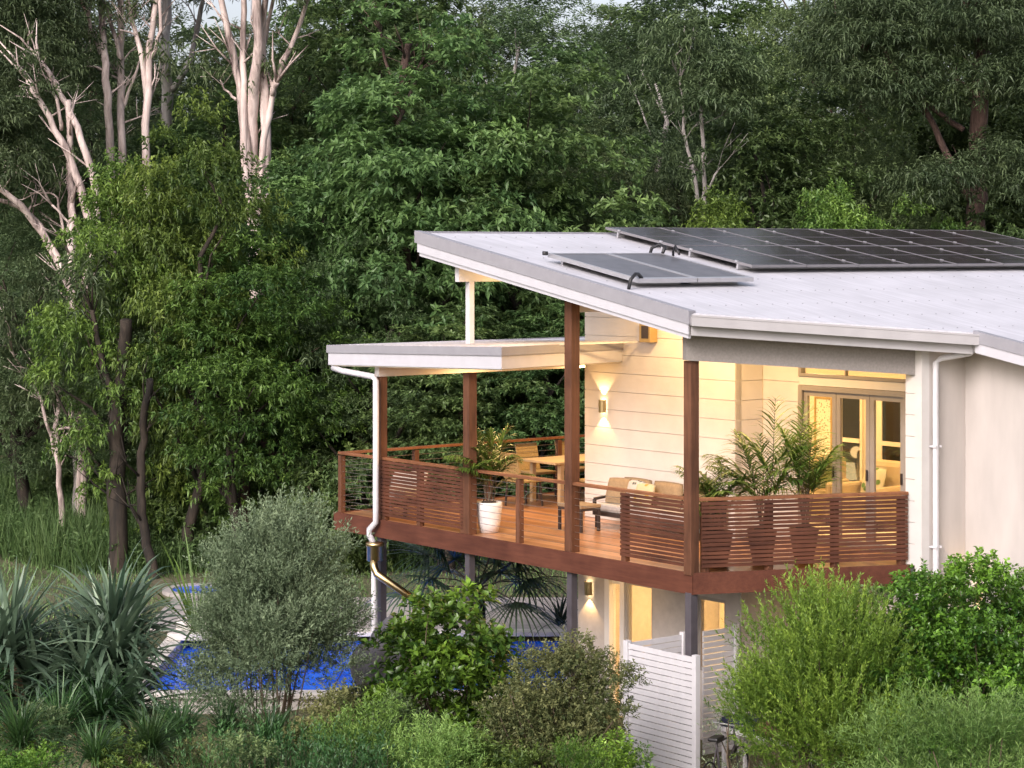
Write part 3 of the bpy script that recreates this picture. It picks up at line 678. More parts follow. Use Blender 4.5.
# ------------------------------------------------------------------ the deck
deck = empty('timber_deck', ORG, ANG, 'raised reddish hardwood deck with slat screens and cable railing round the house', 'deck')
E_ = dpt(3.20)
dpoly = [(0.03, 0.03), (8.68, 0.03), (9.97, 2.93), (9.885, 2.93), (9.885, 3.545), (6.51, 3.545), (6.51, 2.945), (2.975, 2.945), (2.975, 6.4), (.03, 6.4)]
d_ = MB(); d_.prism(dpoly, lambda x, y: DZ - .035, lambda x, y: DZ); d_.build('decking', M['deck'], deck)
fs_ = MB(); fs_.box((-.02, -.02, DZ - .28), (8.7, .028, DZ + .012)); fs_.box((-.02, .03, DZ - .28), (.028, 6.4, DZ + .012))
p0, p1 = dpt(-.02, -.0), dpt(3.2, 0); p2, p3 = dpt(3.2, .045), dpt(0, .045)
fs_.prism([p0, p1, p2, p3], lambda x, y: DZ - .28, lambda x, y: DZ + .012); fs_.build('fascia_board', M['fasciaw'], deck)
js = MB()
for l in np.arange(.6, 8.6, .6): js.box((l, .05, DZ - .25), (l + .05, 2.9, DZ - .04))
js.build('joist', M['timber'], deck)
for l in PL[:3]:
    m = MB(); m.box((l - .055, PR - .055, 0), (l + .055, PR + .055, DZ - .262)); m.build('support_post', M['steelpost'], deck)
m = MB(); m.box((nx_ - .06, ny_ - .06, 0), (nx_ + .06, ny_ + .06, DZ - .262)); m.build('support_post', M['steelpost'], deck)
RT = DZ + 1.0
def rpost(p, z1=RT - .04, w=.09):
    m = MB(); m.box((p[0] - w / 2, p[1] - w / 2, DZ + .002), (p[0] + w / 2, p[1] + w / 2, z1)); m.build('railing_post', M['timber'], deck, bevel=.004)
def rail(p, q): m = MB(); m.bar((p[0], p[1], RT), (q[0], q[1], RT), .09, .045); m.build('handrail', M['rail'], deck, bevel=.006)
def cables(p, q):
    m = MB()
    for k in range(9): z_ = DZ + .1 + k * .098; m.tube([(p[0], p[1], z_), (q[0], q[1], z_)], .0035, 5)
    m.build('cable', M['cable'], deck)
def screen(p, q, nslat=16, posts=()):
    p, q = Vector((*p, 0)), Vector((*q, 0)); m = MB()
    for k in range(nslat):
        z_ = DZ + .1 + k * .0565; w = rnd.uniform(-.004, .004)
        m.bar(p + Vector((0, 0, z_ + w)), q + Vector((0, 0, z_ + rnd.uniform(-.004, .004))),    .02, .0425 + rnd.uniform(-.003, .003))
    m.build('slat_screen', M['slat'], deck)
SR = .035
for l in (.07, ): rpost((l, .08))
rail((.02, .08), (PL[0] - .07, .08)); cables((.1, .08), (PL[0] - .06, .08))
screen((PL[0] + .02, SR), (PL[1] - .08, SR)); rpost((2.3, .085)); rail((PL[0] + .07, .085), (PL[1] - .08, .085))
rpost((1.34, .085)); rpost((3.45, .085))
rail((PL[1] + .08, .085), (PL[2] - .08, .085)); cables((PL[1] + .08, .085), (PL[2] - .08, .085)); rpost((4.83, .085))
rail((PL[2] + .08, .085), (8.6, .085)); rpost((7.22, .085)); cables((PL[2] + .08, .085), (7.18, .085)); screen((7.17, SR), (8.6, SR)); rpost((8.52, .085))
# angled front
screen(dpt(.13, .035), dpt(3.17, .035)); 
for s in (.2, 1.13, 2.1, 3.1): rpost(dpt(s, .1))
a_, b__ = dpt(.1, .085), dpt(3.19, .085); rail(a_, b__)
# dining end
rail((.08, .12), (.08, 6.3)); cables((.08, .12), (.08, 6.3))
for r in (1.6, 3.2, 4.8, 6.25): rpost((.08, r))

# ------------------------------------------------------------------ solar panels and collectors
PW, PLN = 1.2, 1.74
tilt = math.atan(SL)
def onroof(name, l, r, h, label, cat, group=None):
    o = bpy.data.objects.new(name, None); COL.objects.link(o); tag(o, label, cat, group)
    o.location = H(l, r, zr(l) + h)
    o.rotation_euler = (Matrix.Rotation(ANG, 3, 'Z') @ Matrix.Rotation(tilt, 3, 'Y')).to_euler(); return o
p0_ = onroof('solar_module', 2.92, 3.45, .1, '', 'solar panel', 'solar panels on the main roof')
m = MB(); m.box((.02, .02, 0), (PLN - .02, PW - .02, .032)); m.build('cell_sheet', M['pv'], p0_)
m = MB()
for a, b in (((0, 0, -.003), (PLN, .013, .037)), ((0, PW - .013, -.003), (PLN, PW, .037)), ((0, .013, -.003), (.013, PW - .013, .037)), ((PLN - .013, .013, -.003), (PLN, PW - .013, .037)), ((PLN / 2 - .006, .02, .0325), (PLN / 2 + .006, PW - .02, .0345))): m.box(a, b)
m.build('frame', M['pvframe'], p0_)
m = MB()
for x in (.35, PLN - .35): m.box((x - .03, -.012, .02), (x + .03, .012, .05))
m.box((.3, .0, -.09), (.34, PW + .01, -.004)); m.box((PLN - .34, 0, -.09), (PLN - .3, PW + .01, -.004))
m.build('mounting_rail', M['alu'], p0_)
rowname = ['upper', 'lower']; ordn = ['first', 'second', 'third', 'fourth', 'fifth', 'sixth', 'seventh', 'eighth']
first = True
for row in range(2):
    for c in range(8):
        o = p0_ if first else copy_tree(p0_); first = False
        l = 2.92 + row * (PLN + .02) * math.cos(tilt)
        o.location = H(l, 3.45 + c * (PW + .015), zr(l) + .1)
        o['label'] = 'black solar panel, %s from the left end of the %s row' % (ordn[c], rowname[row])
CL = 2.05
c0 = onroof('solar_collector', 5.35, .2, .085, 'grey solar water collector with black pipe, nearest the roof verge', 'solar collector', 'solar water collectors')
m = MB(); m.box((.05, .04, 0), (CL - .09, 1.09, .05)); m.build('absorber_glass', M['collector'], c0)
m = MB()
for a, b in (((0, 0, -.005), (CL, .04, .058)), ((0, 1.09, -.005), (CL, 1.13, .058)), ((0, .04, -.005), (.05, 1.09, .058)), ((CL - .09, .04, -.005), (CL, 1.09, .058))): m.box(a, b)
m.build('frame', M['alu'], c0)
for x in (.2, CL - .3): m = MB(); m.box((x, .1, -.092), (x + .05, 1.05, -.006)); m.build('bracket', M['alu'], c0)
c1 = copy_tree(c0); c1.location = H(5.35, 1.35, zr(5.35) + .085); c1['label'] = 'grey solar water collector beside the black solar panels, right of its twin'
def hose(o, pts, r=.03):
    m = MB(); m.tube(pts, r, 10); m.build('pipe', M['black'], o, True)
hose(c0, [(CL - .06, .1, .06), (CL - .03, .0, .12), (CL + .02, -.1, .13), (CL + .05, -.2, .06), (CL + .05, -.22, -.08)], .026)
hose(c0, [(.05, -.05, .06), (.02, -.12, .06)], .03)
hose(c1, [(.06, 1.1, .07), (0, 1.2, .15), (-.12, 1.18, .17), (-.2, 1.1, .1), (-.22, 1.08, -.08)], .026)
hose(c1, [(.35, 1.18, .1), (.2, 1.22, .2), (.1, 1.28, .1), (.08, 1.32, -.05)], .02)

# ------------------------------------------------------------------ lamps
def spot(loc, to, e, size, blend=.3, col=(1, .61, .25), rad=.02):
    d = bpy.data.lights.new('wall_beam', 'SPOT'); d.energy = e; d.spot_size = math.radians(size); d.spot_blend = blend; d.color = col; d.shadow_soft_size = rad
    o = bpy.data.objects.new('wall_beam', d); COL.objects.link(o); o.location = loc
    o.rotation_euler = (Vector(to) - Vector(loc)).to_track_quat('-Z', 'Y').to_euler(); return o
def pointl(loc, e, rad=.06, col=(1, .61, .25)):
    d = bpy.data.lights.new('warm_point_light', 'POINT'); d.energy = e; d.shadow_soft_size = rad; d.color = col
    o = bpy.data.objects.new('warm_point_light', d); COL.objects.link(o); o.location = loc; return o
def areal(loc, sx, sy, e, rz=ANG, col=(1, .61, .25)):
    d = bpy.data.lights.new('ceiling_light', 'AREA'); d.shape = 'RECTANGLE'; d.size = sx; d.size_y = sy; d.energy = e; d.color = col
    o = bpy.data.objects.new('ceiling_light', d); COL.objects.link(o); o.location = loc; o.rotation_euler = (0, 0, rz); return o
def sconce(l, r, z, label, e=10):
    o = empty('wall_light', H(l, r, z), ANG, label, 'wall light')
    m = MB(); m.box((-.035, -.014, -.07), (.035, -.001, .07)); m.build('back_plate', M['brass'], o)
    m = MB()                                     # half-round shade, open top and bottom
    prof = [(math.sin(a) * .06, -.014 - .075 * math.cos(a)) for a in np.linspace(-math.pi / 2, math.pi / 2, 13)]
    for i in range(12):
        (xa, ya), (xb, yb) = prof[i], prof[i + 1]; k = .92
        m.add([(xa, ya, -.085), (xb, yb, -.085), (xb, yb, .085), (xa, ya, .085), (xa * k, -.014 + (ya + .014) * k, -.085), (xb * k, -.014 + (yb + .014) * k, -.085), (xb * k, -.014 + (yb + .014) * k, .085), (xa * k, -.014 + (ya + .014) * k, .085)],
              [(0, 1, 2, 3), (7, 6, 5, 4), (3, 2, 6, 7), (1, 0, 4, 5)])
    m.build('shade', M['brass'], o)
    m = MB(); m.box((-.03, -.06, .03), (.03, -.016, .07)); m.box((-.03, -.06, -.07), (.03, -.016, -.03)); m.build('bulb', M['sconceglow'], o)
    o.scale = (1.2, 1.1, 1.2)
    spot(H(l, r - .07, z + .13), H(l, r - .035, z + 1.0), e, 86, .12); spot(H(l, r - .07, z - .13), H(l, r - .035, z - 1.0), e, 86, .12)
    return o
def l_on(px, r):
    a = (px - 512) / F; return (a * (ORG.y + RX.y * r) - (ORG.x + RX.x * r)) / (LX.x - a * LX.y)
def z_on(px, py, r): l = l_on(px, r); return EYE - (py - HZ) / F * H(l, r, 0).y
sconce(l_on(604, 2.95), 2.95, z_on(604, 406, 2.95), 'lit brass up and down light on the white board wall of the deck', 17)
sconce(l_on(590, LR), LR, z_on(590, 588, LR), 'lit brass up and down light on the lower wall under the deck', 15)
sconce(10.42, 3.87, 2.3, 'lit brass up and down light low on the smooth white end wall behind the shrub', 6)
bl, bz_ = l_on(652, 2.95), z_on(652, 332, 2.95)
bx = empty('wall_box', H(bl, 2.95, bz_), ANG, 'gold square box fitting high on the white board wall under the roof', 'wall light')
m = MB(); m.box((-.13, -.16, -.16), (.13, -.001, .16)); m.build('housing', M['bronze'], bx, bevel=.008)
m = MB(); m.box((-.07, -.168, -.1), (.09, -.161, .1)); m.build('front_panel', M['darkmetal'], bx)
m = MB(); m.box((-.3, -.05, -.15), (-.18, -.001, .12)); m.build('side_box', M['white'], bx)
# ceiling lights under the roofs, rooms
for l in (5.5, 6.8, 8.0): areal(H(l, 2.1, zr(l) - .36), .25, .25, 42)
for l, r in ((1.9, 1.8), (1.6, 4.4)): areal(H(l, r, zp(l) - .36), .25, .25, 44)
for l in (4.6, 6.2, 8.6): areal(H(l, 5.2, DZ + 2.8), .5, .5, 45)
areal(H(6.2, 3.0, zt - .03), 1.2, .5, 120)
pointl(H(4.35, .75, zr(4.35) - .55), 14)  # added point light without a fitting, warms the upper post and gable beam
areal(H(5.6, 1.0, DZ - .3), .15, .15, 6)
areal(H(9.0, 2.3, DZ - .3), .15, .15, 4)

# ------------------------------------------------------------------ furniture on the deck
def furn(name, l, r, rz, label, cat, group=None): return empty(name, H(l, r, DZ), ANG + rz, label, cat, group)
def pottedpalm(name, loc, pot_prof, potmat, label, seed, nst, hgt, fl, group=None, up=.95):
    o = empty(name, loc, 0, label, 'potted plant', group); rng = np.random.default_rng(seed)
    m = MB(); m.lathe(pot_prof, (0, 0, 0), 32); m.build('pot', potmat, o, True)
    rt, zt_ = pot_prof[-2]; m = MB(); m.lathe([(rt * .6, zt_ - .05), (rt * .6, zt_ + .004), (.001, zt_ + .02)], (0, 0, 0), 20); m.build('soil', M['soil'], o, True)
    st_ = MB(); parts = []
    for k in range(nst):
        az = 2.39996 * k + rng.uniform(-.4, .4); b = np.array([rng.normal(0, .035), rng.normal(0, .035), zt_]); h = hgt * rng.uniform(.35, 1.0)
        top = b + np.array([math.cos(az) * h * .22, math.sin(az) * h * .22, h]); st_.tube([b, (b + top) / 2 + rng.normal(0, .01, 3), top], [.012, .009, .007], 5)
        for j in range(2):
            pts, lf = frond(top - np.array([0, 0, .06 * j]), az + rng.normal(0, .9) + j * 2.1, up + rng.normal(0, .22) - .2 * j, fl * rng.uniform(.75, 1.15), 1.1, 22, fl * .5, .033, rng, .4 + rng.normal(0, .12))
            st_.tube(pts, list(np.linspace(.007, .002, len(pts))), 4); parts.append(lf)
    st_.build('stem', M['stem'], o)
    v, f, t = merge(*parts); fo = bpy.data.objects.new('foliage', mesh_np('foliage', v, f, t, L_['palm'])); COL.objects.link(fo); fo.parent = o
    return o
wp = [(.10, 0), (.145, .005), (.175, .15), (.2, .33), (.208, .44), (.2, .475), (.185, .48), (.17, .44)]
pottedpalm('potted_palm', H(3.6, .46, DZ), wp, M['pot'], 'feathery palm in a white pot beside the second deck post', 3, 11, .5, .75, None, 1.2)
dpf = [(.11, 0), (.13, .005), (.17, .2), (.2, .4), (.215, .47), (.195, .475), (.18, .44)]
for px, sd_, lab, hg, fl_, u in ((762, 11, 'palm in a brown pot behind the front slat screen, middle of three', .8, 1.1, 1.1), (804, 12, 'palm in a brown pot behind the front slat screen, nearest the glass doors', .7, 1.1, 1.15), (718, 13, 'low palm in a brown pot behind the front slat screen, beside the corner post', .45, .8, 1.1)):
    Y_ = 29.0 + .256 * (atx(px, 29.2) - 2.46) + .78; pottedpalm('potted_palm', (atx(px, Y_), Y_, DZ), dpf, M['darkpot'], lab, sd_, 8, hg, fl_, 'palms in brown pots behind the slats', u)
# tall spear leaf of the middle palm
# sofa
so = furn('outdoor_sofa', 4.1, 2.15, 0, 'outdoor sofa with pale seat and tan back cushions against the white wall', 'sofa')
m = MB(); m.box((0, 0, .2), (2.3, .72, .26))
m.box((0, .66, .26), (2.3, .72, .6)); m.box((0, 0, .26), (.05, .72, .3)); m.bar((.025, .02, .45), (.025, .7, .5), .05, .04); m.box((.002, .002, .26), (.048, .05, .44)); m.box((2.25, 0, .26), (2.3, .6, .5)); m.build('frame', M['darkmetal'], so, bevel=.004)
for x in (.03, 2.22):
    for y in (.03, .65): m = MB(); m.box((x, y, 0), (x + .045, y + .045, .2)); m.build('leg', M['darkmetal'], so)
for x in (.08, .8, 1.52): m = MB(); m.box((x, .02, .262), (x + .7, .64, .39)); m.build('seat_cushion', M['lightfab'], so, bevel=.03)
from mathutils import Euler
for x in (.42, 1.14, 1.86): m = cushion(MB(), (x, .56, .57), .68, .42, .16, Euler((math.radians(78), 0, 0))); m.build('back_cushion', M['tan'], so, True)
def patfab(name, c1, c2, sc):
    m, nt, p = newmat(name); v = tcoord(nt); n_ = nt.nodes.new('ShaderNodeTexVoronoi'); n_.inputs['Scale'].default_value = sc; nt.links.new(v, n_.inputs['Vector'])
    nt.links.new(ramp(nt, n_.outputs['Distance'], [(.25, c2), (.38, c1)]), p.inputs['Base Color']); p.inputs['Roughness'].default_value = .9; return m
def pillow(l, r, z, s, yaw, lean, mat, label):
    o = cushion(MB(), (0, 0, 0), s, s, .14).build('throw_pillow', mat, None, True); o.location = H(l, r, DZ + z); o.rotation_euler = Euler((math.radians(lean), 0, ANG + yaw)); tag(o, label, 'pillow', 'throw pillows on the outdoor sofa')
pillow(4.42, 2.42, .59, .42, .35, 68, M['tan'], 'plain tan throw pillow at the left end of the sofa')
pillow(4.74, 2.48, .58, .40, -.1, 70, patfab('leaf_print', (.45, .42, .38), (.08, .09, .08), 11), 'white throw pillow with dark print leaning on the sofa')
pillow(5.02, 2.42, .57, .38, .1, 66, patfab('yellow_print', (.45, .38, .24), (.38, .22, .03), 9), 'cream throw pillow with yellow print on the sofa')
tb = furn('coffee_table', 3.98, 1.52, 0, 'small tan topped table with dark legs in front of the sofa', 'table')
m = MB(); m.box((0, 0, .37), (.58, .42, .42)); m.build('table_top', M['tan'], tb, bevel=.008)
m = MB(); m.box((.01, .01, .33), (.57, .41, .369)); m.build('frame', M['darkmetal'], tb)
for x in (.01, .53):
    for y in (.01, .37): m = MB(); m.box((x, y, 0), (x + .04, y + .04, .33)); m.build('leg', M['darkmetal'], tb)
# dining set
dt = furn('dining_table', 1.2, 4.5, 0, 'long pale timber dining table under the patio roof', 'table')
m = MB(); m.box((-.48, -1.1, .71), (.48, 1.1, .75)); m.build('table_top', M['tabletop'], dt, bevel=.006)
for x in (-.38, .38):
    for y in (-.9, .9): m = MB(); m.box((x - .04, y - .04, 0), (x + .04, y + .04, .71)); m.build('leg', M['tabletop'], dt)
ch = furn('dining_chair', .35, 4.1, math.radians(-90), '', 'chair', 'wicker chairs at the dining table')   # local +y is the back
m = MB(); m.box((-.24, -.24, .42), (.24, .24, .47)); m.build('seat', M['wicker'], ch, bevel=.015)
m = MB(); m.extrude([(-.24, .22, .47), (.24, .22, .47), (.25, .34, .93), (-.25, .34, .93)], (0, .035, .01)); m.build('backrest', M['wicker'], ch, bevel=.012)
for x in (-.2, .2):
    for y in (-.2, .2): m = MB(); m.bar((x, y, .42), (x * 1.1, y * 1.15, 0), .028, .028); m.build('leg', M['darkmetal'], ch)
ch.rotation_euler = (0, 0, ANG + math.radians(90)); ch['label'] = 'wicker dining chair beyond the table, nearer its left end'
for l, r, rz, lab in ((.38, 5.0, 90, 'wicker dining chair beyond the table, close to the tall post'), (2.08, 4.0, -90, 'wicker dining chair on the near side of the table, beside the palm'),
                      (2.1, 4.9, -90, 'wicker dining chair on the near side of the table, next to the white wall'), (1.25, 3.05, 180, 'wicker dining chair at the left head of the table behind the palm')):
    c = copy_tree(ch); c.location = H(l, r, DZ); c.rotation_euler = (0, 0, ANG + math.radians(rz)); c['label'] = lab
lg = furn('lounge_chair', .75, .75, .5, 'pale cushioned lounge chair behind the left slat screen', 'chair')
m = MB(); m.box((-.32, -.35, .28), (.32, .35, .42)); m.build('seat', M['lightfab'], lg, bevel=.04)
m = MB(); m.extrude([(-.32, .3, .4), (.32, .3, .4), (.32, .46, .62), (-.32, .46, .62)], (0, .12, .04)); m.build('backrest', M['lightfab'], lg, bevel=.04)
for x in (-.28, .28):
    for y in (-.3, .3): m = MB(); m.box((x - .025, y - .025, 0), (x + .025, y + .025, .28)); m.build('leg', M['darkmetal'], lg)
# inside the room
ac = furn('armchair', 6.72, 5.75, 0, 'beige upholstered armchair seen through the right glass door', 'armchair')
m = MB(); m.box((-.4, -.4, .12), (.4, .35, .45)); m.build('seat', M['armfab'], ac, bevel=.06)
m = MB(); m.box((-.42, .3, .3), (.42, .5, 1.02)); m.build('backrest', M['armfab'], ac, bevel=.09)
for x in (-.5, .38): m = MB(); m.box((x, -.4, .12), (x + .12, .4, .66)); m.build('armrest', M['armfab'], ac, bevel=.05)
for x in (-.4, .4):
    for y in (-.32, .4): m = MB(); m.box((x - .025, y - .025, 0), (x + .025, y + .025, .12)); m.build('leg', M['darkmetal'], ac)
a2 = copy_tree(ac); a2.location = H(5.6, 5.6, DZ); a2.rotation_euler = (0, 0, ANG + .35); a2['label'] = 'beige upholstered armchair seen through the middle glass door'
o = cushion(MB(), (0, 0, 0), .45, .45, .15).build('throw_pillow', M['green_fab'], None, True); o.location = H(5.78, 5.65, DZ + .74); o.rotation_euler = Euler((math.radians(70), 0, ANG + .5)); tag(o, 'olive green throw pillow on the armchair inside the room', 'pillow')
o = cushion(MB(), (0, 0, 0), .46, .46, .15).build('throw_pillow', patfab('leafy_print', (.6, .55, .4), (.1, .2, .04), 7), None, True); o.location = H(6.66, 5.9, DZ + .7); o.rotation_euler = Euler((math.radians(70), 0, ANG)); tag(o, 'cream throw pillow with green leaf print on the armchair inside', 'pillow')
art = empty('wall_art', H(4.93, 6.6, DZ + 1.3), ANG, 'tall framed pale artwork on the wall inside the left glass door', 'picture')
m = MB(); 
for a, b in (((-.2, -.04, -.62), (-.17, -.001, .62)), ((.17, -.04, -.62), (.2, -.001, .62)), ((-.17, -.04, .59), (.17, -.001, .62)), ((-.17, -.04, -.62), (.17, -.001, -.59))): m.box(a, b)
m.build('picture_frame', M['bronze'], art)
m = MB(); m.box((-.17, -.02, -.59), (.17, -.012, .59)); m.build('print', patfab('scribble_print', (.7, .66, .55), (.3, .26, .2), 22), art)
fl = empty('table_lamp', H(5.0, 6.05, DZ), ANG, 'lit lamp with glowing shade under the framed artwork', 'lamp')
m = MB(); m.lathe([(.09, 0), (.09, .02), (.015, .03), (.015, .5)], (0, 0, 0), 16); m.build('lamp_base', M['brass'], fl, True)
m = MB(); m.lathe([(.15, .5), (.11, .78)], (0, 0, 0), 20); m.build('lamp_shade', M['lampglow'], fl, True)
pointl(H(5.0, 5.85, DZ + .95), 6, .1)

# ------------------------------------------------------------------ slatted service fence, bench, bicycle
FH = 1.8
fence = empty('slat_fence', H(8.05, -.62, 0), ANG, 'white horizontal slat fence screening the space under the deck corner', 'fence')
def fpanel(x0_, y0_, x1_, y1_, h=FH):
    m = MB(); n_ = 21; st_ = (h - .05) / n_
    for k in range(n_): m.bar((x0_, y0_, .05 + st_ * (k + .5)), (x1_, y1_, .05 + st_ * (k + .5)), .02, st_ - .012)
    m.build('slat_panel', M['white'], fence)
def fpost(x, y, h=FH + .03):
    m = MB(); m.box((x - .04, y - .04, 0), (x + .04, y + .04, h)); m.build('post', M['white'], fence, bevel=.004)
fpanel(.045, 0, 1.31, 0); fpost(0, 0); fpost(1.355, 0); fpanel(0, .045, 0, 1.0); fpost(0, 1.045); fpanel(0, 1.42, 0, 2.02); fpost(0, 2.06)
gt = MB(); gt.box((-.03, -.045, .02), (.0, -.041, 1.0)); 
bn = empty('garden_bench', H(9.55, .55, 0), ANG, 'low bench with dark navy and brown cushions behind the white fence', 'bench')
m = MB(); m.box((-.7, -.25, .62), (.7, .25, .68)); m.build('bench_top', M['white'], bn)
for x in (-.64, .6):
    for y in (-.22, .18): m = MB(); m.box((x, y, 0), (x + .05, y + .05, .62)); m.build('leg', M['white'], bn)
m = MB(); m.box((-.68, -.24, .682), (-.02, .24, .8)); m.build('cushion', M['navy'], bn, bevel=.03)
m = MB(); m.box((0, -.24, .682), (.66, .24, .84)); m.build('cushion', M['darkpot'], bn, bevel=.03)
bk = empty('bicycle', (2.72, 27.45, 0), math.radians(62), 'dark bicycle parked at the right end of the white slat fence', 'bicycle')
def wheel(x):
    m = MB(); ring = [(x + .33 * math.cos(a), 0, .34 + .33 * math.sin(a)) for a in np.linspace(0, 2 * math.pi, 29)]; m.tube(ring, .013, 6, False); w = m.build('wheel', M['black'], bk, True)
    m = MB()
    for a in np.linspace(0, math.pi, 9)[:-1]: m.tube([(x - .32 * math.cos(a), 0, .34 - .32 * math.sin(a)), (x + .32 * math.cos(a), 0, .34 + .32 * math.sin(a))], .002, 4)
    m.lathe([(.001, -.03), (.025, -.03), (.025, .03), (.001, .03)], (x, 0, .34), 8); m.build('spokes', M['alu'], w)
wheel(-.52); wheel(.52)
m = MB(); bbk, hd, stp = (-.08, 0, .3), (.36, 0, .86), (-.24, 0, .86)
for a, b, r in ((bbk, (.38, 0, .7), .02), (bbk, stp, .016), (stp, hd, .013), (bbk, (-.52, 0, .34), .012), ((-.52, 0, .34), (-.23, 0, .8), .01), (hd, (.42, 0, .62), .02), ((.42, 0, .62), (.52, 0, .34), .014), (hd, (.34, 0, .97), .014)): m.tube([a, b], r, 8)
m.build('frame', M['steelpost'], bk, True)
m = MB(); m.tube([(.28, -.28, 1.0), (.33, -.12, .98), (.34, 0, .97), (.33, .12, .98), (.28, .28, 1.0)], .013, 8); m.build('handlebar', M['alu'], bk, True)
m = MB(); m.box((-.38, -.07, .9), (-.12, .07, .95)); m.build('saddle', M['black'], bk, bevel=.02)
# boulder
rng = np.random.default_rng(5)
def boulder(name, loc, s, label):
    import bmesh
    b = bmesh.new(); bmesh.ops.create_icosphere(b, subdivisions=4, radius=1)
    for v in b.verts:
        n_ = v.co.normalized(); k = 1 + .12 * math.sin(3 * n_.x + 2 * n_.y) + .1 * math.sin(5 * n_.z + 3 * n_.y + 1) + .05 * math.sin(9 * n_.x - 7 * n_.z)
        v.co = Vector((n_.x * s[0], n_.y * s[1], n_.z * s[2])) * k
    me = bpy.data.meshes.new(name); b.to_mesh(me); b.free(); me.materials.append(M['rock']); me.polygons.foreach_set('use_smooth', [True] * len(me.polygons))
    o = bpy.data.objects.new(name, me); COL.objects.link(o); o.location = loc; tag(o, label, 'rock'); return o
q = at(386, 655, 32.4); boulder('boulder', (q.x, q.y, .7), (.5, .45, .82), 'large smooth grey boulder beside the white downpipe under the deck')

# ------------------------------------------------------------------ planting near the house
def obj_np(name, mesh, parent): o = bpy.data.objects.new(name, mesh); COL.objects.link(o); o.parent = parent; return o
def shrub(name, px, Y, ptop, rx, mat, label, seed, nclump, cr, nspray, nleaf, ll, lw, ang=.9, sl=.15, cat='shrub', group=None, flat=.8, tipup=.5, hollow=.35, low=-.7, egg=.15, droop=.08, hfrac=None, cut=None):
    x = atx(px, Y); g0 = gzf(x, Y); top = EYE - (ptop - HZ) / F * Y; rz = (top - g0) / 2 * .98 if hfrac is None else hfrac
    o = empty(name, (x, Y, g0), 0, label, cat, group)
    (v, f, t), C = crown(seed, rx, rz * .9, nclump, cr, nspray, nleaf, ll, lw, ang, sl, flat, low, hollow, droop, tipup, egg, cut)
    c = np.array([0, 0, top - g0 - rz]); v = v + c; C = [q + c for q in C]
    obj_np('foliage', mesh_np('foliage', v, f, t, L_[mat]), o)
    rg = np.random.default_rng(seed); sm = MB()
    for j in rg.permutation(len(C))[:min(len(C), 26)]:
        e = Vector(C[j]); b = Vector((rg.normal(0, .07), rg.normal(0, .07), -.05)); md = b.lerp(e, .5) + Vector((rg.normal(0, .08), rg.normal(0, .08), .1)); sm.tube([b, md, e], [.03, .013, .006], 5)
    sm.build('stem', M['stem'], o); return o
shrub('lime_shrub', 830, 26.6, 602, .98, 'bright', 'bright lime green feathery shrub under the right end of the deck', 21, 80, .34, 34, 34, .062, .017, .65, .44, tipup=1.0, flat=1.0, low=-.95, hollow=.3, droop=.0)
shrub('glossy_shrub', 968, 27.6, 564, 1.75, 'shiny', 'large glossy dark green shrub against the smooth end wall', 22, 80, .4, 64, 9, .078, .042, 1.0, .12, hollow=.4)
shrub('glossy_shrub', 868, 27.9, 592, .6, 'fine', 'small dark green shrub between the lime shrub and the large glossy shrub', 23, 30, .35, 60, 9, .07, .036, 1.0, .1)
shrub('grevillea_shrub', 975, 23.4, 706, 1.25, 'pale', 'pale green needle leaved shrub in front of the glossy shrub', 24, 60, .4, 50, 14, .08, .011, .7, .25, tipup=.7, flat=.7)
shrub('bronze_shrub', 561, 26.6, 640, .78, 'brownish', 'rounded bronze green shrub beside the white slat fence', 25, 75, .34, 60, 9, .05, .024, .95, .1)
shrub('leafy_shrub', 437, 28.6, 612, .82, 'shiny', 'broad leaved bright green shrub below the deck middle', 26, 40, .4, 30, 7, .13, .065, 1.05, .1, flat=.7)
shrub('silver_shrub', 268, 29.2, 516, 1.05, 'grey', 'big rounded silver grey shrub in front of the pool', 27, 150, .33, 62, 15, .06, .017, .7, .3, tipup=.65, flat=.9, low=-.8, hollow=.3, hfrac=1.75, cut=lambda q: (q[0] > .1 and q[2] < -.45) or (q[0] < -.55 and q[2] < -.75))
shrub('lime_shrub', 572, 24.2, 748, .35, 'bright', 'tips of a small lime shrub in front of the bronze shrub', 28, 14, .22, 30, 14, .06, .013, .6, .22, tipup=1.0)
shrub('pale_shrub', 440, 25.4, 730, .6, 'pale', 'low pale flowering shrub in front of the leafy shrub', 29, 30, .28, 40, 12, .07, .015, .8, .2, tipup=.6)
shrub('lime_shrub', 372, 26.4, 722, .5, 'lime', 'low yellowish green shrub below the silver shrub', 31, 24, .3, 40, 12, .06, .016, .8, .18, tipup=.7)
shrub('yellow_shrub', 18, 25.2, 722, .6, 'bright', 'low yellow green shrub in the bottom left corner', 30, 30, .28, 40, 9, .06, .03, .95, .1)
shrub('dark_shrub', 205, 26.8, 735, .55, 'brownish', 'low brownish shrub between the dark grass tuft and rosemary', 32, 26, .3, 40, 10, .05, .02, .9, .12)
shrub('dark_shrub', 364, 30.4, 686, .3, 'fine', 'dark small shrub between the silver shrub and boulder', 33, 24, .28, 40, 9, .06, .025, 1.0, .1)
shrub('dark_shrub', 735, 27.4, 690, .3, 'grey', 'thin grey twiggy shrub beside the white fence corner', 34, 8, .2, 14, 8, .05, .014, 1.0, .2)
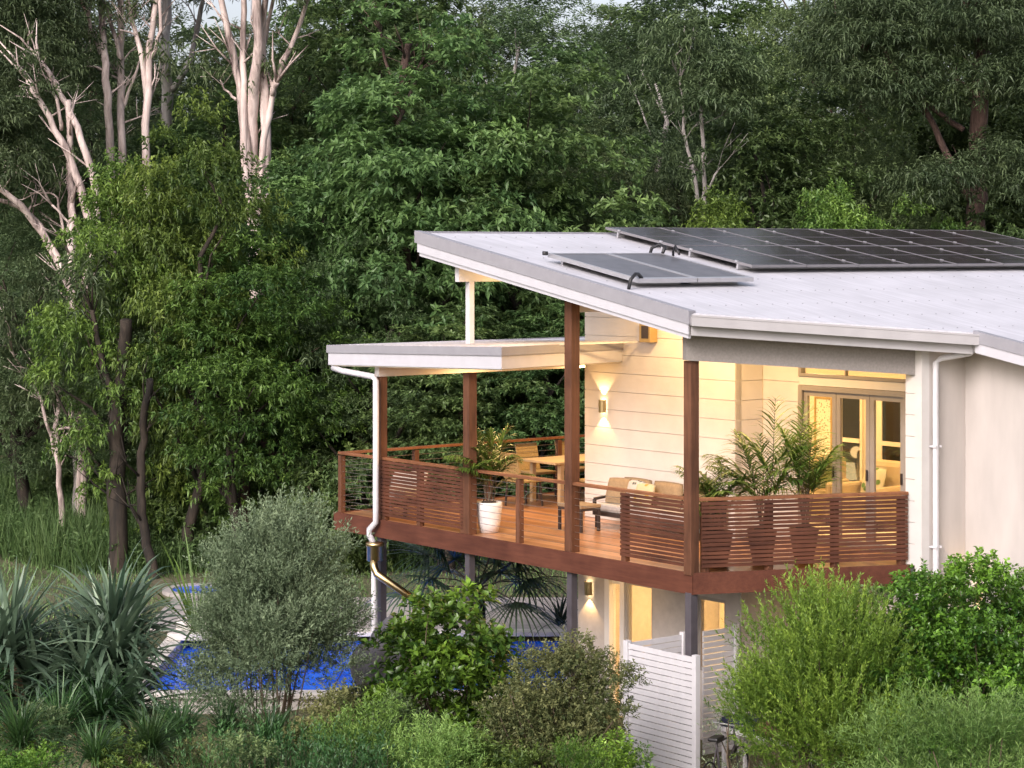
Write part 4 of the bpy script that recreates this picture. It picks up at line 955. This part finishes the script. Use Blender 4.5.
for i, (px, Y, pt, r_, mt, lab) in enumerate(((45, 26.6, 700, .5, 'fine', 'dark leafy shrub between the two pandanus, behind the yellow shrub'), (118, 25.8, 738, .45, 'lime', 'low light green shrub at the bottom under the large pandanus'), (255, 25.4, 738, .5, 'fine', 'low dark shrub at the bottom edge below the silver shrub'), (318, 27.6, 700, .5, 'brownish', 'low olive shrub at the foot of the silver shrub'),
        (165, 28.6, 712, .4, 'grey', 'low silvery shrub under the pool wall'), (-25, 26.4, 700, .6, 'shiny', 'glossy shrub cut off by the left frame edge'), (400, 27.6, 700, .4, 'fine', 'dark shrub at the foot of the leafy shrub'), (492, 25.6, 738, .4, 'lime', 'light green shrub at the foot of the bronze shrub'), (620, 25.0, 742, .35, 'shiny', 'small glossy shrub at the foot of the slat fence'))):
    shrub('garden_shrub', px, Y, pt, r_, mt, lab, 200 + i, 30, .26, 40, 9, .06, .026, 1.0, .12, group='low shrubs along the garden bed', low=-.9)
# rosemary-like upright planting: each clump a thing
def spikes(name, px, Y, ptop, r, n, mat, label, seed, group=None):
    x = atx(px, Y); g0 = gzf(x, Y); top = EYE - (ptop - HZ) / F * Y - g0; rg = np.random.default_rng(seed)
    o = empty(name, (x, Y, g0), 0, label, 'shrub', group); P = np.stack([rg.normal(0, r * .6, n), rg.normal(0, r * .5, n), np.full(n, .02)], 1); h = top * rg.uniform(.6, 1.0, n)
    D = nrm(np.stack([rg.normal(0, .16, n), rg.normal(0, .16, n), np.ones(n)], 1)); v, f, t = sprays(P + D * (h * .25)[:, None], D, h * .75, 90, .065, .016, .7, rg, np.clip(rg.normal(.4, .15, n), 0, 1), 0)
    obj_np('foliage', mesh_np('foliage', v, f, t, L_[mat]), o)
    sm = MB()
    for p_, d_, h_ in zip(P, D, h): sm.tube([p_, p_ + d_ * h_ * .9], [.005, .002], 4)
    sm.build('stem', M['stem'], o); return o
for i, (px, Y, pt, lab) in enumerate(((238, 26.2, 716, 'upright dark rosemary clump below the pool, leftmost of three'), (300, 26.0, 722, 'upright dark rosemary clump below the silver shrub, middle of three'), (355, 25.2, 738, 'upright dark rosemary clump beside the pale flowering shrub'))):
    spikes('rosemary', px, Y, pt, .5, 190, 'tuft', lab, 40 + i, 'rosemary clumps along the bottom')
# strap-leaved plants
def tuft(name, px, Y, py_c, n, ln, wd, bend, mat, label, seed, h=None, el=(.1, 1.35), group=None, cat='plant', trunk=False, dry=0, heads=None):
    x = atx(px, Y); g0 = gzf(x, Y); zc = EYE - (py_c - HZ) / F * Y - g0; rg = np.random.default_rng(seed)
    o = empty(name, (x, Y, g0), 0, label, cat, group); hs = heads or [(0, 0, zc)]; parts = []; dparts = []; tm = MB()
    for hx, hy, hz in hs:
        az = rg.uniform(0, 2 * math.pi, n); e = rg.uniform(el[0], el[1], n)
        D = np.stack([np.cos(az) * np.cos(e), np.sin(az) * np.cos(e), np.sin(e)], 1); P = np.array([hx, hy, hz]) + D * .04 + rg.normal(0, .03, (n, 3))
        parts.append(strap(P, D, ln * rg.uniform(.6, 1.1, n), wd * rg.uniform(.8, 1.15, n), bend * rg.uniform(.4, 1.3, n), rg, np.clip(rg.normal(.4, .2, n), 0, 1), 6))
        if dry:
            az = rg.uniform(0, 2 * math.pi, dry); D = np.stack([np.cos(az) * .6, np.sin(az) * .6, -np.ones(dry) * .7], 1); dparts.append(strap(np.array([hx, hy, hz - .05]) + D * .05, nrm(D), ln * .8 * rg.uniform(.6, 1, dry), wd * .8, .8, rg, rg.random(dry), 5))
        if trunk: tm.tube([(hx * .2, hy * .2, -.05), (hx * .6, hy * .6, hz * .55), (hx, hy, hz)], [.1, .08, .07], 8)
    obj_np('foliage', mesh_np('foliage', *merge(*parts), L_[mat]), o)
    if dry: obj_np('dry_leaves', mesh_np('dry_leaves', *merge(*dparts), L_['dry']), o)
    if trunk: tm.build('trunk', M['stem'], o)
    return o
tuft('pandanus', 116, 29.0, 645, 190, 1.3, .105, 1.0, 'strap', 'large blue green strap leaved pandanus left of the pool', 51, el=(-.3, 1.35), trunk=True, dry=30, heads=[(0, 0, 2.6), (-.1, .3, 2.95), (.1, -.3, 1.95), (-.4, -.2, 2.3)])
tuft('pandanus', 10, 28.6, 650, 170, 1.3, .105, 1.0, 'strap', 'blue green strap leaved pandanus cut by the left frame edge', 52, el=(-.25, 1.4), trunk=True, dry=14, heads=[(0, 0, 2.7), (.3, .2, 2.1), (-.3, -.2, 2.4)])
tuft('grass_tuft', 150, 26.4, 752, 330, .75, .02, 1.2, 'tuft', 'dark green fine leaved grass tuft below the pandanus', 53)
tuft('grass_tuft', 60, 27.4, 735, 220, .8, .025, 1.2, 'tuft', 'dark green grass tuft between the two pandanus plants', 54)
tuft('palm_sprout', 196, 30.3, 632, 34, 1.5, .05, .7, 'lime', 'yellow striped palm fronds rising behind the silver shrub', 55, el=(.05, 1.3))
for i, (px, Y, pc, ln_, lab) in enumerate(((20, 26.0, 745, .7, 'dark grass tuft in the bottom left corner beside the yellow shrub'), (95, 25.6, 760, .6, 'dark grass tuft at the bottom under the large pandanus'), (180, 27.6, 738, .7, 'dark grass tuft at the pool wall below the coping'), (225, 28.2, 735, .6, 'dark grass tuft at the foot of the silver shrub'),
        (100, 28.0, 715, .8, 'dark grass tuft at the foot of the large pandanus'), (-20, 27.5, 715, .8, 'dark grass tuft cut off by the left frame edge'), (270, 27.4, 745, .6, 'dark grass tuft among the rosemary'))):
    tuft('grass_tuft', px, Y, pc, 240, ln_, .022, 1.2, 'tuft', lab, 70 + i, group='dark grass tufts in the garden bed')
# fan palm behind the deck posts
def fanpalm(px, Y, pyc, label, seed, nf=20, fr=1.35):
    x = atx(px, Y); g0 = gzf(x, Y); zc = EYE - (pyc - HZ) / F * Y - g0; rg = np.random.default_rng(seed); o = empty('fan_palm', (x, Y, g0), 0, label, 'palm'); parts = []; tm = MB(); tm.tube([(0, 0, -.05), (.02, 0, zc * .5), (0, 0, zc)], [.16, .13, .11], 10); pm_ = MB()
    for k in range(nf):
        az = k * 2.39996; el = 1.2 - 1.35 * k / nf; d = np.array([math.cos(az) * math.cos(el), math.sin(az) * math.cos(el), math.sin(el)]); b = np.array([0, 0, zc]); e = b + d * 1.15 * rg.uniform(.8, 1.1) - np.array([0, 0, .12])
        pm_.tube([b, (b + e) / 2 + np.array([0, 0, .06]), e], [.016, .012, .01], 5); nb = 30
        s = np.cross(d, [0, 0, 1]); s /= np.linalg.norm(s); th = np.linspace(-2.1, 2.1, nb); D = nrm(d[None] * np.cos(th)[:, None] + s[None] * np.sin(th)[:, None] + np.array([0, 0, -.12]))
        parts.append(strap(np.repeat(e[None], nb, 0), D, fr * rg.uniform(.85, 1.05, nb) * (1 - .12 * np.abs(th)), .05, 1.0, rg, np.clip(rg.normal(.45, .2, nb), 0, 1), 5))
    tm.build('trunk', M['bark'], o); pm_.build('leaf_stalk', M['stem'], o); obj_np('foliage', mesh_np('foliage', *merge(*parts), L_['darkpalm']), o)
fanpalm(478, 36.8, 588, 'dark fan palm standing behind the deck posts by the pool', 61)
tuft('cycad', 560, 38.0, 625, 40, .8, .05, .9, 'darkpalm', 'low dark cycad beside the fan palm under the deck', 62)

# ------------------------------------------------------------------ forest
PROTO = {}
def proto(kind, seed, rx, rz, mat, **k):
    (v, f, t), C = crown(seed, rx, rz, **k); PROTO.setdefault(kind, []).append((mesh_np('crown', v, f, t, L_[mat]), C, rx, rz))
for s in (101, 102, 103): proto('broad', s, 3.2, 5.9, 'broad', nclump=145, cr=.95, nspray=38, nleaf=8, ll=.21, lw=.078, ang=1.2, sl=.1, flat=.5, droop=.12, tipup=.5, egg=.1, hollow=.35)
for s in (111, 112): proto('fine', s, 3.0, 5.7, 'fine', nclump=160, cr=.95, nspray=46, nleaf=8, ll=.14, lw=.045, ang=1.0, sl=.2, flat=.5, egg=.1)
for s in (121, 122): proto('olive', s, 3.0, 5.6, 'olive', nclump=120, cr=.95, nspray=44, nleaf=8, ll=.17, lw=.038, ang=1.1, sl=.3, flat=.5, droop=.35, tipup=.1)
for s in (131, 132): proto('lime', s, 2.4, 3.4, 'lime', nclump=92, cr=.74, nspray=40, nleaf=8, ll=.165, lw=.055, ang=1.0, hollow=.25, sl=.2, flat=.6, droop=.25, tipup=.4)
for s in (141, 142): proto('bush', s, 1.6, 1.5, 'broad', nclump=50, cr=.6, nspray=30, nleaf=8, ll=.18, lw=.068, ang=1.2, sl=.1, flat=.6, tipup=.5)
TREES = {'broad': ('broadleaf_tree', 'bark'), 'fine': ('forest_tree', 'redbark'), 'olive': ('gum_tree', 'greygum'), 'lime': ('light_green_tree', 'bark'), 'bush': ('understory_bush', 'stem')}
cnt = {}
def tree(kind, px, Y, ptop, width, label, group=None, zbot=None, bark=None, r0=.2, nl=12):
    """a tree whose crown top shows at row ptop, crown `width` metres across, standing on the ground"""
    i = cnt.get(kind, 0); cnt[kind] = i + 1; me, C, rx, rz = PROTO[kind][i % len(PROTO[kind])]
    x = atx(px, Y); g0 = gzf(x, Y); top = EYE - (ptop - HZ) / F * Y; bot = (g0 + 1.2) if zbot is None else zbot
    sxy = width / (2 * rx); sz = max(.3, (top - bot) / (2 * rz)); rz_ = rnd.uniform(0, 6.28)
    nm, bk_ = TREES[kind]; o = empty(nm, (x, Y, g0), 0, label, 'bush' if kind == 'bush' else 'tree', group)
    c = bpy.data.objects.new('crown', me); COL.objects.link(c); c.parent = o; c.location = (0, 0, (top + bot) / 2 - g0); c.scale = (sxy, sxy, sz); c.rotation_euler = (0, 0, rz_)
    rg = np.random.default_rng(int(px * 13 + Y * 7) % 99991); ca, sa = math.cos(rz_), math.sin(rz_)
    CC = [np.array([(q[0] * ca - q[1] * sa) * sxy, (q[0] * sa + q[1] * ca) * sxy, q[2] * sz + c.location.z]) for q in C]
    m = limbs(MB(), (0, 0, -.2), (rg.normal(0, .4), rg.normal(0, .4), (top - g0) * .86), CC, rg, r0, nl, .22); m.build('trunk', M[bark or bk_], o, True)
    return o
# rows of the forest: kind, px, Y, ptop, width, label
GB = 'tall trees at the back of the forest'
place = ['at the far left edge', 'behind the leaning pale gum', 'behind the three straight pale gums', 'behind the many stemmed pale gum', 'left of the roof tip', 'above the roof tip', 'above the solar collectors', 'above the left end of the solar panels', 'above the middle of the solar panels', 'above the right end of the solar panels', 'at the far right edge', 'beyond the right frame edge', 'beyond the left frame edge']
pxs = [10, 85, 165, 255, 345, 440, 530, 620, 720, 830, 930, 1040, -90]
kinds = ['olive', 'fine', 'olive', 'fine', 'broad', 'fine', 'olive', 'fine', 'broad', 'fine', 'olive', 'fine', 'olive']
tops = [-70, -60, 25, 15, -60, -30, -8, -8, -50, -80, -60, -70, -60]
for px, k, tp, pl in zip(pxs, kinds, tops, place): tree(k, px, 76 + rnd.uniform(-3, 3), tp, rnd.uniform(7, 8.2), 'tall %s tree in the back row %s' % ({'olive': 'grey green', 'fine': 'dark green', 'broad': 'broadleaf'}[k], pl), GB, r0=.25)
pxs = [-40, 45, 130, 215, 310, 395, 480, 570, 655, 750, 850, 950, 1050]
kinds = ['fine', 'olive', 'fine', 'broad', 'fine', 'broad', 'broad', 'fine', 'olive', 'broad', 'fine', 'broad', 'fine']
tops = [60, 10, 130, 60, 20, -40, 72, 90, 30, 60, -30, -20, -30]
place2 = ['beyond the left edge', 'behind the leaning gum limbs', 'behind the three gum stems', 'left of the many stemmed gum', 'right of the many stemmed gum', 'left of the roof tip', 'over the roof tip', 'over the solar collectors', 'over the left solar panels', 'over the panels left of centre', 'over the panels right of centre', 'over the right end of the panels', 'beyond the right edge']
for px, k, tp, pl in zip(pxs, kinds, tops, place2): tree(k, px, 63 + rnd.uniform(-2.5, 2.5), tp, rnd.uniform(6, 7.2), '%s tree in the middle row %s' % ({'olive': 'olive leaved', 'fine': 'fine leaved dark', 'broad': 'large leaved'}[k], pl), 'trees in the middle of the forest', r0=.22)
# front edge of the forest, one by one
FR = [('broad', 330, 51, 120, 5.0, 'large leaved dark tree right of the light green tree'), ('broad', 408, 50, -10, 6.2, 'tall glossy broadleaf tree with dark trunk left of the roof tip'),
      ('broad', 515, 51.5, 55, 6.0, 'glossy broadleaf tree rising directly above the roof tip'), ('broad', 445, 47.5, 290, 4.2, 'lower broadleaf tree seen between the two roofs'),
      ('broad', 545, 48.5, 300, 4.0, 'dark broadleaf tree behind the dining table'), ('fine', 375, 48, 270, 3.8, 'dark leafy tree behind the patio roof downpipe'),
      ('fine', 610, 56, 130, 5.5, 'dense dark tree behind the white roof edge'), ('olive', 690, 57, 110, 4.5, 'thin olive tree with pale grey trunk above the panels'),
      ('broad', 770, 55, 95, 5.2, 'rounded green tree above the panels left of the red trunks'), ('fine', 860, 56, 110, 5.0, 'dark tree behind the middle of the solar panels'),
      ('lime', 835, 52, 192, 3.4, 'low light green tree peeking over the solar panels, left one'), ('lime', 925, 52, 198, 3.0, 'low light green tree peeking over the solar panels, right one'),
      ('broad', 1040, 60, 25, 6.0, 'bright leaved tree above the right end of the roof'), ('lime', 720, 53, 200, 3.2, 'low yellowish tree just behind the left solar panels'),
      ('lime', 192, 48, 100, 3.6, 'light green tree in front of the pale gums'), ('lime', 122, 48.5, 165, 3.4, 'light green tree left of its taller twin, over the thick lawn trunk'), ('lime', 245, 47, 235, 4.0, 'light green leafy tree with several stems beside the deck'),
      ('lime', 290, 48.5, 300, 3.4, 'small light green tree next to the deck corner'), ('fine', 150, 49.5, 260, 4.0, 'dark foliaged tree with thick brown trunk above the lawn'),
      ('olive', 30, 54, 230, 4.5, 'olive green tree at the left edge above the grass'), ('fine', 60, 58, 60, 5.0, 'dark tree behind the leaning pale gum limbs')]
for k, px, Y, tp, w, lab in FR:
    x = atx(px, Y); zb = None
    if px < 320 and k != 'olive': zb = 1.6 if Y < 49 else 1.4
    tree(k, px, Y, tp, w, lab, 'trees along the front edge of the forest', zbot=zb, r0=.2 if k != 'lime' else .15, bark={'lime': 'bark', 'fine': 'bark', 'olive': 'bark'}.get(k))
# bare trunks near the lawn
def bole(name, pts, Y, rpx, mat, label, cat='tree', crownk=None, group=None):
    P = [at(a, b, Y) for a, b in pts]; b0 = P[0].copy(); b0.z = gzf(b0.x, Y); o = empty(name, b0, 0, label, cat, group); m = MB(); pts_ = [Vector((b0.x, b0.y, b0.z - .2))] + P[0 if P[0].z > b0.z + .2 else 1:]
    r = np.linspace(rpx[0], rpx[1], len(pts_)) / F * Y / 2; m.tube([p - b0 for p in pts_], list(r), 10); return o, m, b0
# pale gums: hand-placed stems
def gum(name, label, Y, stems, mat, crowns, cscale=(1, 1), group='pale barked gum trees'):
    base = at(*stems[0][0][0], Y); g0 = gzf(base.x, Y); b0 = Vector((base.x, Y, g0)); o = empty(name, b0, 0, label, 'tree', group); m = MB(); rg = np.random.default_rng(int(Y * 100)); tips = []
    for k, (pts, w0, w1) in enumerate(stems):
        P = [at(a, b, Y + rg.normal(0, .25) * (i > 0)) for i, (a, b) in enumerate(pts)]
        if k == 0: P = [Vector((P[0].x, Y, g0 - .2))] + P
        # smooth the path
        Q = []
        for i in range(len(P) - 1):
            p_, q_ = P[i], P[i + 1]; pa = P[max(0, i - 1)]; qb = P[min(len(P) - 1, i + 2)]
            for t in np.linspace(0, 1, 5)[:-1]:
                t2, t3 = t * t, t * t * t; Q.append(.5 * ((2 * p_) + (q_ - pa) * t + (2 * pa - 5 * p_ + 4 * q_ - qb) * t2 + (3 * p_ - pa - 3 * q_ + qb) * t3) + Vector((rg.normal(0, .02), rg.normal(0, .02), 0)))
        Q.append(P[-1]); r = np.linspace(w0, w1, len(Q)) * 1.02 / F * Y / 2 * (1 + rg.normal(0, .04, len(Q))); m.tube([q - b0 for q in Q], list(r), 9)
        if len(P) > 2 and w0 < 30:
            for j in range(int(2 + len(Q) * .2)):
                i = rg.integers(int(len(Q) * .4), len(Q)); s0 = Q[i]; d = Vector((rg.normal(0, .7), rg.normal(0, .5), rg.uniform(.4, 1.1))).normalized(); L = rg.uniform(.5, 1.4); rr = min(r[i] * .4, .035)
                e1 = s0 + d * L * .5 + Vector((0, 0, rg.normal(0, .08))); e2 = e1 + (d + Vector((rg.normal(0, .35), rg.normal(0, .35), rg.normal(.1, .2)))).normalized() * L * .6; m.tube([s0 - b0, e1 - b0, e2 - b0], [rr, rr * .6, .005], 5)
                if rg.random() < .3: tips.append(e2 - b0)
                for q_ in range(2):
                    d2 = (d + Vector((rg.normal(0, .6), rg.normal(0, .6), rg.normal(.1, .4)))).normalized(); m.tube([e1 - b0, e1 + d2 * L * .5 - b0], [rr * .45, .004], 4)
        if k and w1 >= 2: # branch end breaks up into fine twigs
            d = (Q[-1] - Q[-3]).normalized()
            for q_ in range(4):
                d2 = (d + Vector((rg.normal(0, .35), rg.normal(0, .35), rg.normal(.05, .25)))).normalized(); L = rg.uniform(.8, 1.8); e1 = Q[-1] + d2 * L * .5; d3 = (d2 + Vector((rg.normal(0, .4), rg.normal(0, .4), .1))).normalized()
                m.tube([Q[-1] - b0, e1 - b0, e1 + d3 * L * .6 - b0], [r[-1] * .8, r[-1] * .4, .006], 6)
                tips.append(e1 + d3 * L * .5 - b0)
    m.build('trunk', M[mat], o, True)
    parts = []
    for tp in tips:
        if rg.random() < .4: n_ = 22; Pn = np.array(tp) + rg.normal(0, .28, (n_, 3)); parts.append(sprays(Pn, nrm(rg.normal(0, .6, (n_, 3)) + np.array([0, 0, -.3])), .3, 7, .18, .03, 1.1, rg, np.clip(rg.normal(.45, .15, n_), 0, 1), .7))
    for px, py, dy, s in crowns:
        p = at(px, py, Y + dy) - b0; (v, f, t), C = crown(int(px * 3 + py + 500), 1.5 * s, 1.1 * s, int(26 * s * s), .6, 34, 8, .17, .036, 1.1, .25, .5, -1, .3, .35, .1); parts.append((v + np.array(p), f, t))
    if parts: obj_np('crown', mesh_np('crown', *merge(*parts), L_['olive']), o)
    return o
gum('gum_tree', 'pale pink gum with many straight stems rising from one base', 55,
    [([(256, 320), (254, 200), (252, 120), (258, 40), (256, -60)], 17, 8), ([(251, 215), (243, 120), (232, 50), (212, -40)], 11, 5), ([(262, 210), (266, 130), (262, 50), (268, -50)], 12, 5),
     ([(259, 215), (264, 140), (272, 98), (277, 82)], 8, 5), ([(272, 95), (284, 60), (298, 30), (314, -20)], 6, 4), ([(246, 190), (243, 100), (244, 30), (242, -40)], 8, 5), ([(262, 60), (268, 25), (278, -20)], 5, 3), ([(236, 100), (228, 92), (220, 80)], 3, 1.2)], 'gum', [(235, -70, 1, 1.3), (290, -60, -1, 1.2)])
gum('gum_tree', 'slender pale gum with forking top, rightmost of the three straight stems', 56,
    [([(146, 330), (146, 150), (149, 80), (152, 30), (164, -40)], 10, 5), ([(147, 110), (140, 50), (130, 10), (124, -40)], 6, 3), ([(140, 50), (135, 35), (120, 30)], 3, 1.5), ([(150, 60), (160, 30), (160, -20)], 4, 3)], 'gum', [(140, -90, 2.0, 1.1)])
gum('gum_tree', 'slender straight pale gum, middle of the three straight stems', 57,
    [([(124, 340), (122, 150), (121, 80), (120, 20), (118, -50)], 9, 6), ([(121, 60), (110, 20), (98, -10)], 5, 3), ([(123, 110), (135, 75), (140, 60)], 4, 1.5)], 'gum', [(105, -95, 2, 1.2)])
gum('gum_tree', 'slender straight pale gum, leftmost of the three straight stems', 56.5,
    [([(113, 330), (110, 155), (107, 80), (102, 20), (97, -50)], 10, 6), ([(107, 70), (92, 30), (84, -10)], 5, 3), ([(108, 75), (93, 66), (75, 70)], 3, 1.2)], 'gum', [(75, -90, 2, 1.3)])
gum('gum_tree', 'leaning pale gum with bare spreading limbs near the left edge', 53,
    [([(82, 450), (76, 330), (72, 285), (72, 230), (71, 180), (68, 100)], 12, 6), ([(72, 292), (50, 245), (20, 205), (-10, 180)], 8, 5), ([(70, 285), (40, 225), (10, 203), (-15, 200)], 6, 4), ([(92, 240), (75, 170), (55, 130), (28, 80)], 9, 5),
     ([(82, 300), (98, 205), (82, 140), (62, 95), (40, 60)], 9, 5), ([(62, 130), (56, 100), (48, 88)], 4, 2), ([(76, 270), (60, 215), (55, 195), (30, 193)], 3, 1.2), ([(96, 300), (92, 260), (80, 235), (52, 205)], 4, 2)], 'gum', [(10, 40, 2.5, 1.4), (40, -30, 2.5, 1.3), (-5, 110, 1, 1.2), (-20, 150, 0, 1.1)])
gum('gum_tree', 'grey pale gum half hidden behind the straight stems', 62,
    [([(170, 330), (168, 115), (165, 60), (166, 20), (170, -50)], 13, 9), ([(172, 90), (185, 70), (195, 40), (206, -20)], 7, 4), ([(168, 60), (160, 30), (152, 10)], 4, 2)], 'greygum', [(195, -40, 2, 1.0)])
gum('gum_tree', 'small thin pale gum standing in the grass at left', 51,
    [([(61, 500), (56, 440), (58, 400), (60, 390)], 7, 3), ([(56, 460), (44, 410), (30, 380), (12, 350)], 4, 2), ([(58, 430), (68, 428), (78, 440)], 3, 1.5)], 'gum', [(40, 370, .5, .9)])
gum('gum_tree', 'thick pale grey trunk behind the small thin gum', 53.5, [([(80, 520), (79, 440), (77, 395), (75, 350)], 15, 12)], 'greygum', [(70, 330, .5, 1.0)])
gum('gum_tree', 'pale grey trunk seen above the left solar panels', 54, [([(704, 240), (704, 190), (702, 125), (700, 60)], 6, 3), ([(705, 195), (716, 175), (723, 166)], 3, 1), ([(699, 205), (690, 160), (683, 120), (680, 80)], 4.5, 2)], 'greygum', [(690, 70, .5, 1.0), (712, 95, -.5, .7)])
gum('stringybark_tree', 'reddish brown thick trunk at the right end of the solar panels', 53.5, [([(975, 240), (978, 180), (980, 100), (982, 40), (990, -40)], 22, 13), ([(970, 200), (945, 150), (925, 110), (905, 85), (880, 40)], 8, 4), ([(965, 130), (935, 110), (900, 75), (860, 45)], 6, 3), ([(985, 60), (970, 20), (955, -20)], 8, 5)], 'redbark', [(990, 10, -1, 1.3), (880, 60, 0, 1.4), (920, 20, 1, 1.3), (1003, 78, -1.4, .9), (1015, 160, -1.2, .9), (940, 175, -1.2, .6)], group='brown trunked trees')
gum('stringybark_tree', 'dark brown trunk visible through the tree left of the roof tip', 50.6, [([(390, 240), (392, 150), (400, 90), (410, 40)], 12, 7), ([(396, 110), (410, 80), (420, 72)], 4, 2), ([(398, 95), (385, 60), (380, 30)], 4, 2)], 'redbark', [], group='brown trunked trees')
gum('stringybark_tree', 'thick dark trunk standing on the lawn edge, left of its thinner neighbour', 47.2, [([(118, 560), (117, 500), (116, 440), (122, 380), (126, 320)], 22, 12), ([(120, 420), (100, 350), (92, 310)], 8, 4)], 'bark', [], group='brown trunked trees')
gum('stringybark_tree', 'thin dark curved trunk standing on the lawn edge', 46.6, [([(153, 570), (145, 535), (141, 490), (143, 440), (150, 380)], 12, 7)], 'bark', [], group='brown trunked trees')
gum('stringybark_tree', 'stout brown trunk under the light green trees beside the deck', 48, [([(244, 525), (243, 480), (247, 430), (250, 360), (254, 300)], 19, 10), ([(246, 440), (270, 400), (276, 380)], 6, 3)], 'redbark', [], group='brown trunked trees')
gum('stringybark_tree', 'brown leaning trunk next to the deck corner post', 48.6, [([(312, 510), (300, 490), (278, 460), (262, 440), (250, 400)], 11, 6)], 'redbark', [], group='brown trunked trees')
# understory
for px, Y, tp, w, lab in ((200, 49, 470, 2.6, 'dark bush beneath the light green trees'), (275, 49.5, 455, 3.0, 'dark bush left of the deck corner'), (335, 47.5, 440, 2.6, 'dark bush behind the deck corner post'), (20, 59, 440, 3.2, 'dark bush behind the grass at the left edge'),
                          (95, 56, 440, 3.0, 'dark bush between the pale gum trunks and lawn'), (150, 57, 420, 3.4, 'dark bush behind the thick lawn trunk'), (400, 50, 400, 3.2, 'dark bush seen through the patio left opening'), (480, 51, 395, 3.2, 'dark bush seen through the patio between the posts'),
                          (560, 51, 390, 3.2, 'dark bush behind the dining chairs'), (620, 58, 190, 4, 'low bush directly behind the roof ridge'), (560, 56, 190, 4, 'low brownish bush behind the roof above the collectors'), (470, 55, 200, 4, 'low bush behind the roof tip'), (790, 57, 185, 4, 'low dark bush behind the middle solar panels'), (1010, 52, 190, 3.5, 'low bush at the right end of the panels'),
                          (665, 55, 200, 4, 'low bush behind the upper left panels'), (235, 60, 380, 4, 'dark bush deep in the forest behind the stout trunk'), (330, 60, 330, 4.4, 'dark bush deep in the forest left of the patio'), (40, 64, 330, 4.4, 'dark bush deep in the forest at the left')):
    x = atx(px, Y); hgt = EYE - (tp - HZ) / F * Y - gzf(x, Y)
    if hgt > 4.6: tree('broad' if px % 20 else 'fine', px, Y, tp, w + .4, lab.replace('low ', '').replace('bush', 'leafy tree'), 'leafy trees in front of the forest', zbot=gzf(x, Y) + .4, r0=.12, nl=8)
    else: tree('bush', px, Y, tp, w, lab, 'bushes under the forest trees', zbot=gzf(x, Y) + .05, r0=.05, nl=8)
# tall grass and ground cover
rg = np.random.default_rng(77); n = 40000
X = rg.uniform(-15, 2.5, n); Yg = 47.0 + rg.random(n) ** 1.1 * 11; keep = (np.sin(X * .9) * .8 + np.sin(X * .37 + 1) * 1.0 + 48.2 < Yg); X, Yg = X[keep], Yg[keep]; n = len(X)
P = np.stack([X, Yg, gz(X, Yg)], 1); D = nrm(np.stack([rg.normal(0, .22, n), rg.normal(0, .22, n), np.ones(n)], 1)); patch = np.sin(X * .8 + 2) * np.cos(Yg * .6) * .6 + np.sin(X * 2.3 + Yg) * np.sin(Yg * 1.7 - X) * .6
v, f, t = strap(P, D, (.95 + .45 * patch) * rg.uniform(.5, 1.25, n), .024, rg.uniform(.3, 1.6, n), rg, np.clip(.4 + .25 * patch + rg.normal(0, .2, n), 0, 1), 4)
kw = rg.random(n) < .05; Pw = P[kw] + np.array([0, 0, .05]); Dw = nrm(D[kw] + rg.normal(0, .25, (kw.sum(), 3))); wv = sprays(Pw, Dw, .7, 12, .16, .06, 1.1, rg, np.clip(rg.normal(.35, .15, len(Pw)), 0, 1))
v, f, t = merge((v, f, t), wv)
o = bpy.data.objects.new('tall_grass', mesh_np('tall_grass', v, f, t, L_['grass'])); COL.objects.link(o); tag(o, 'tall green and straw grass at the forest edge', 'grass', kind='stuff')
n = 60000; X = rg.uniform(-16, 9, n); Yg = rg.uniform(22, 49, n)
hx = (X + 2.96) * LX.x + (Yg - 35.8) * LX.y; hy = (X + 2.96) * RX.x + (Yg - 35.8) * RX.y
keep = ~((X > -7) & (X < 4.1) & (Yg > 33.8) & (Yg < 43.7)) & ~((hx > -.2) & (hx < 16) & (hy > -.9)) & ~((X > -7.7) & (X < -4.7) & (Yg > 43.8) & (Yg < 46.6)); X, Yg = X[keep], Yg[keep]; n = len(X)
P = np.stack([X, Yg, gz(X, Yg)], 1); D = nrm(np.stack([rg.normal(0, .5, n), rg.normal(0, .5, n), np.ones(n)], 1))
v, f, t = strap(P, D, rg.uniform(.06, .22, n), .02, rg.uniform(.3, 1.4, n), rg, np.clip(rg.normal(.4, .25, n), 0, 1), 3)
o = bpy.data.objects.new('lawn_grass', mesh_np('lawn_grass', v, f, t, L_['grass'])); COL.objects.link(o); tag(o, 'short patchy grass on the lawn and garden beds', 'grass', kind='stuff')
# far wood beyond the forest, read as one mass
rg = np.random.default_rng(91); parts = []
for _ in range(900):
    x, y = rg.uniform(-75, 75), rg.uniform(86, 125)
    if abs(x) > 24 and rg.random() < .45: y = rg.uniform(60, 86)
    z = float(gz(x, y)) + rg.uniform(0, 11); q = rg.uniform(1.2, 2.4); m = 26
    Pc, d = clump_pts(np.array([x, y, z]), q, m, rg, .6)
    parts.append(sprays(Pc, nrm(d + np.array([0, 0, .4])), .3, 6, .5, .17, 1.1, rg, np.clip(rg.normal(.35, .12) + rg.normal(0, .1, m), 0, 1), .15))
o = bpy.data.objects.new('distant_forest', mesh_np('distant_forest', *merge(*parts), L_['fine'])); COL.objects.link(o); tag(o, 'far wooded slope behind the forest trees', 'forest', kind='stuff')
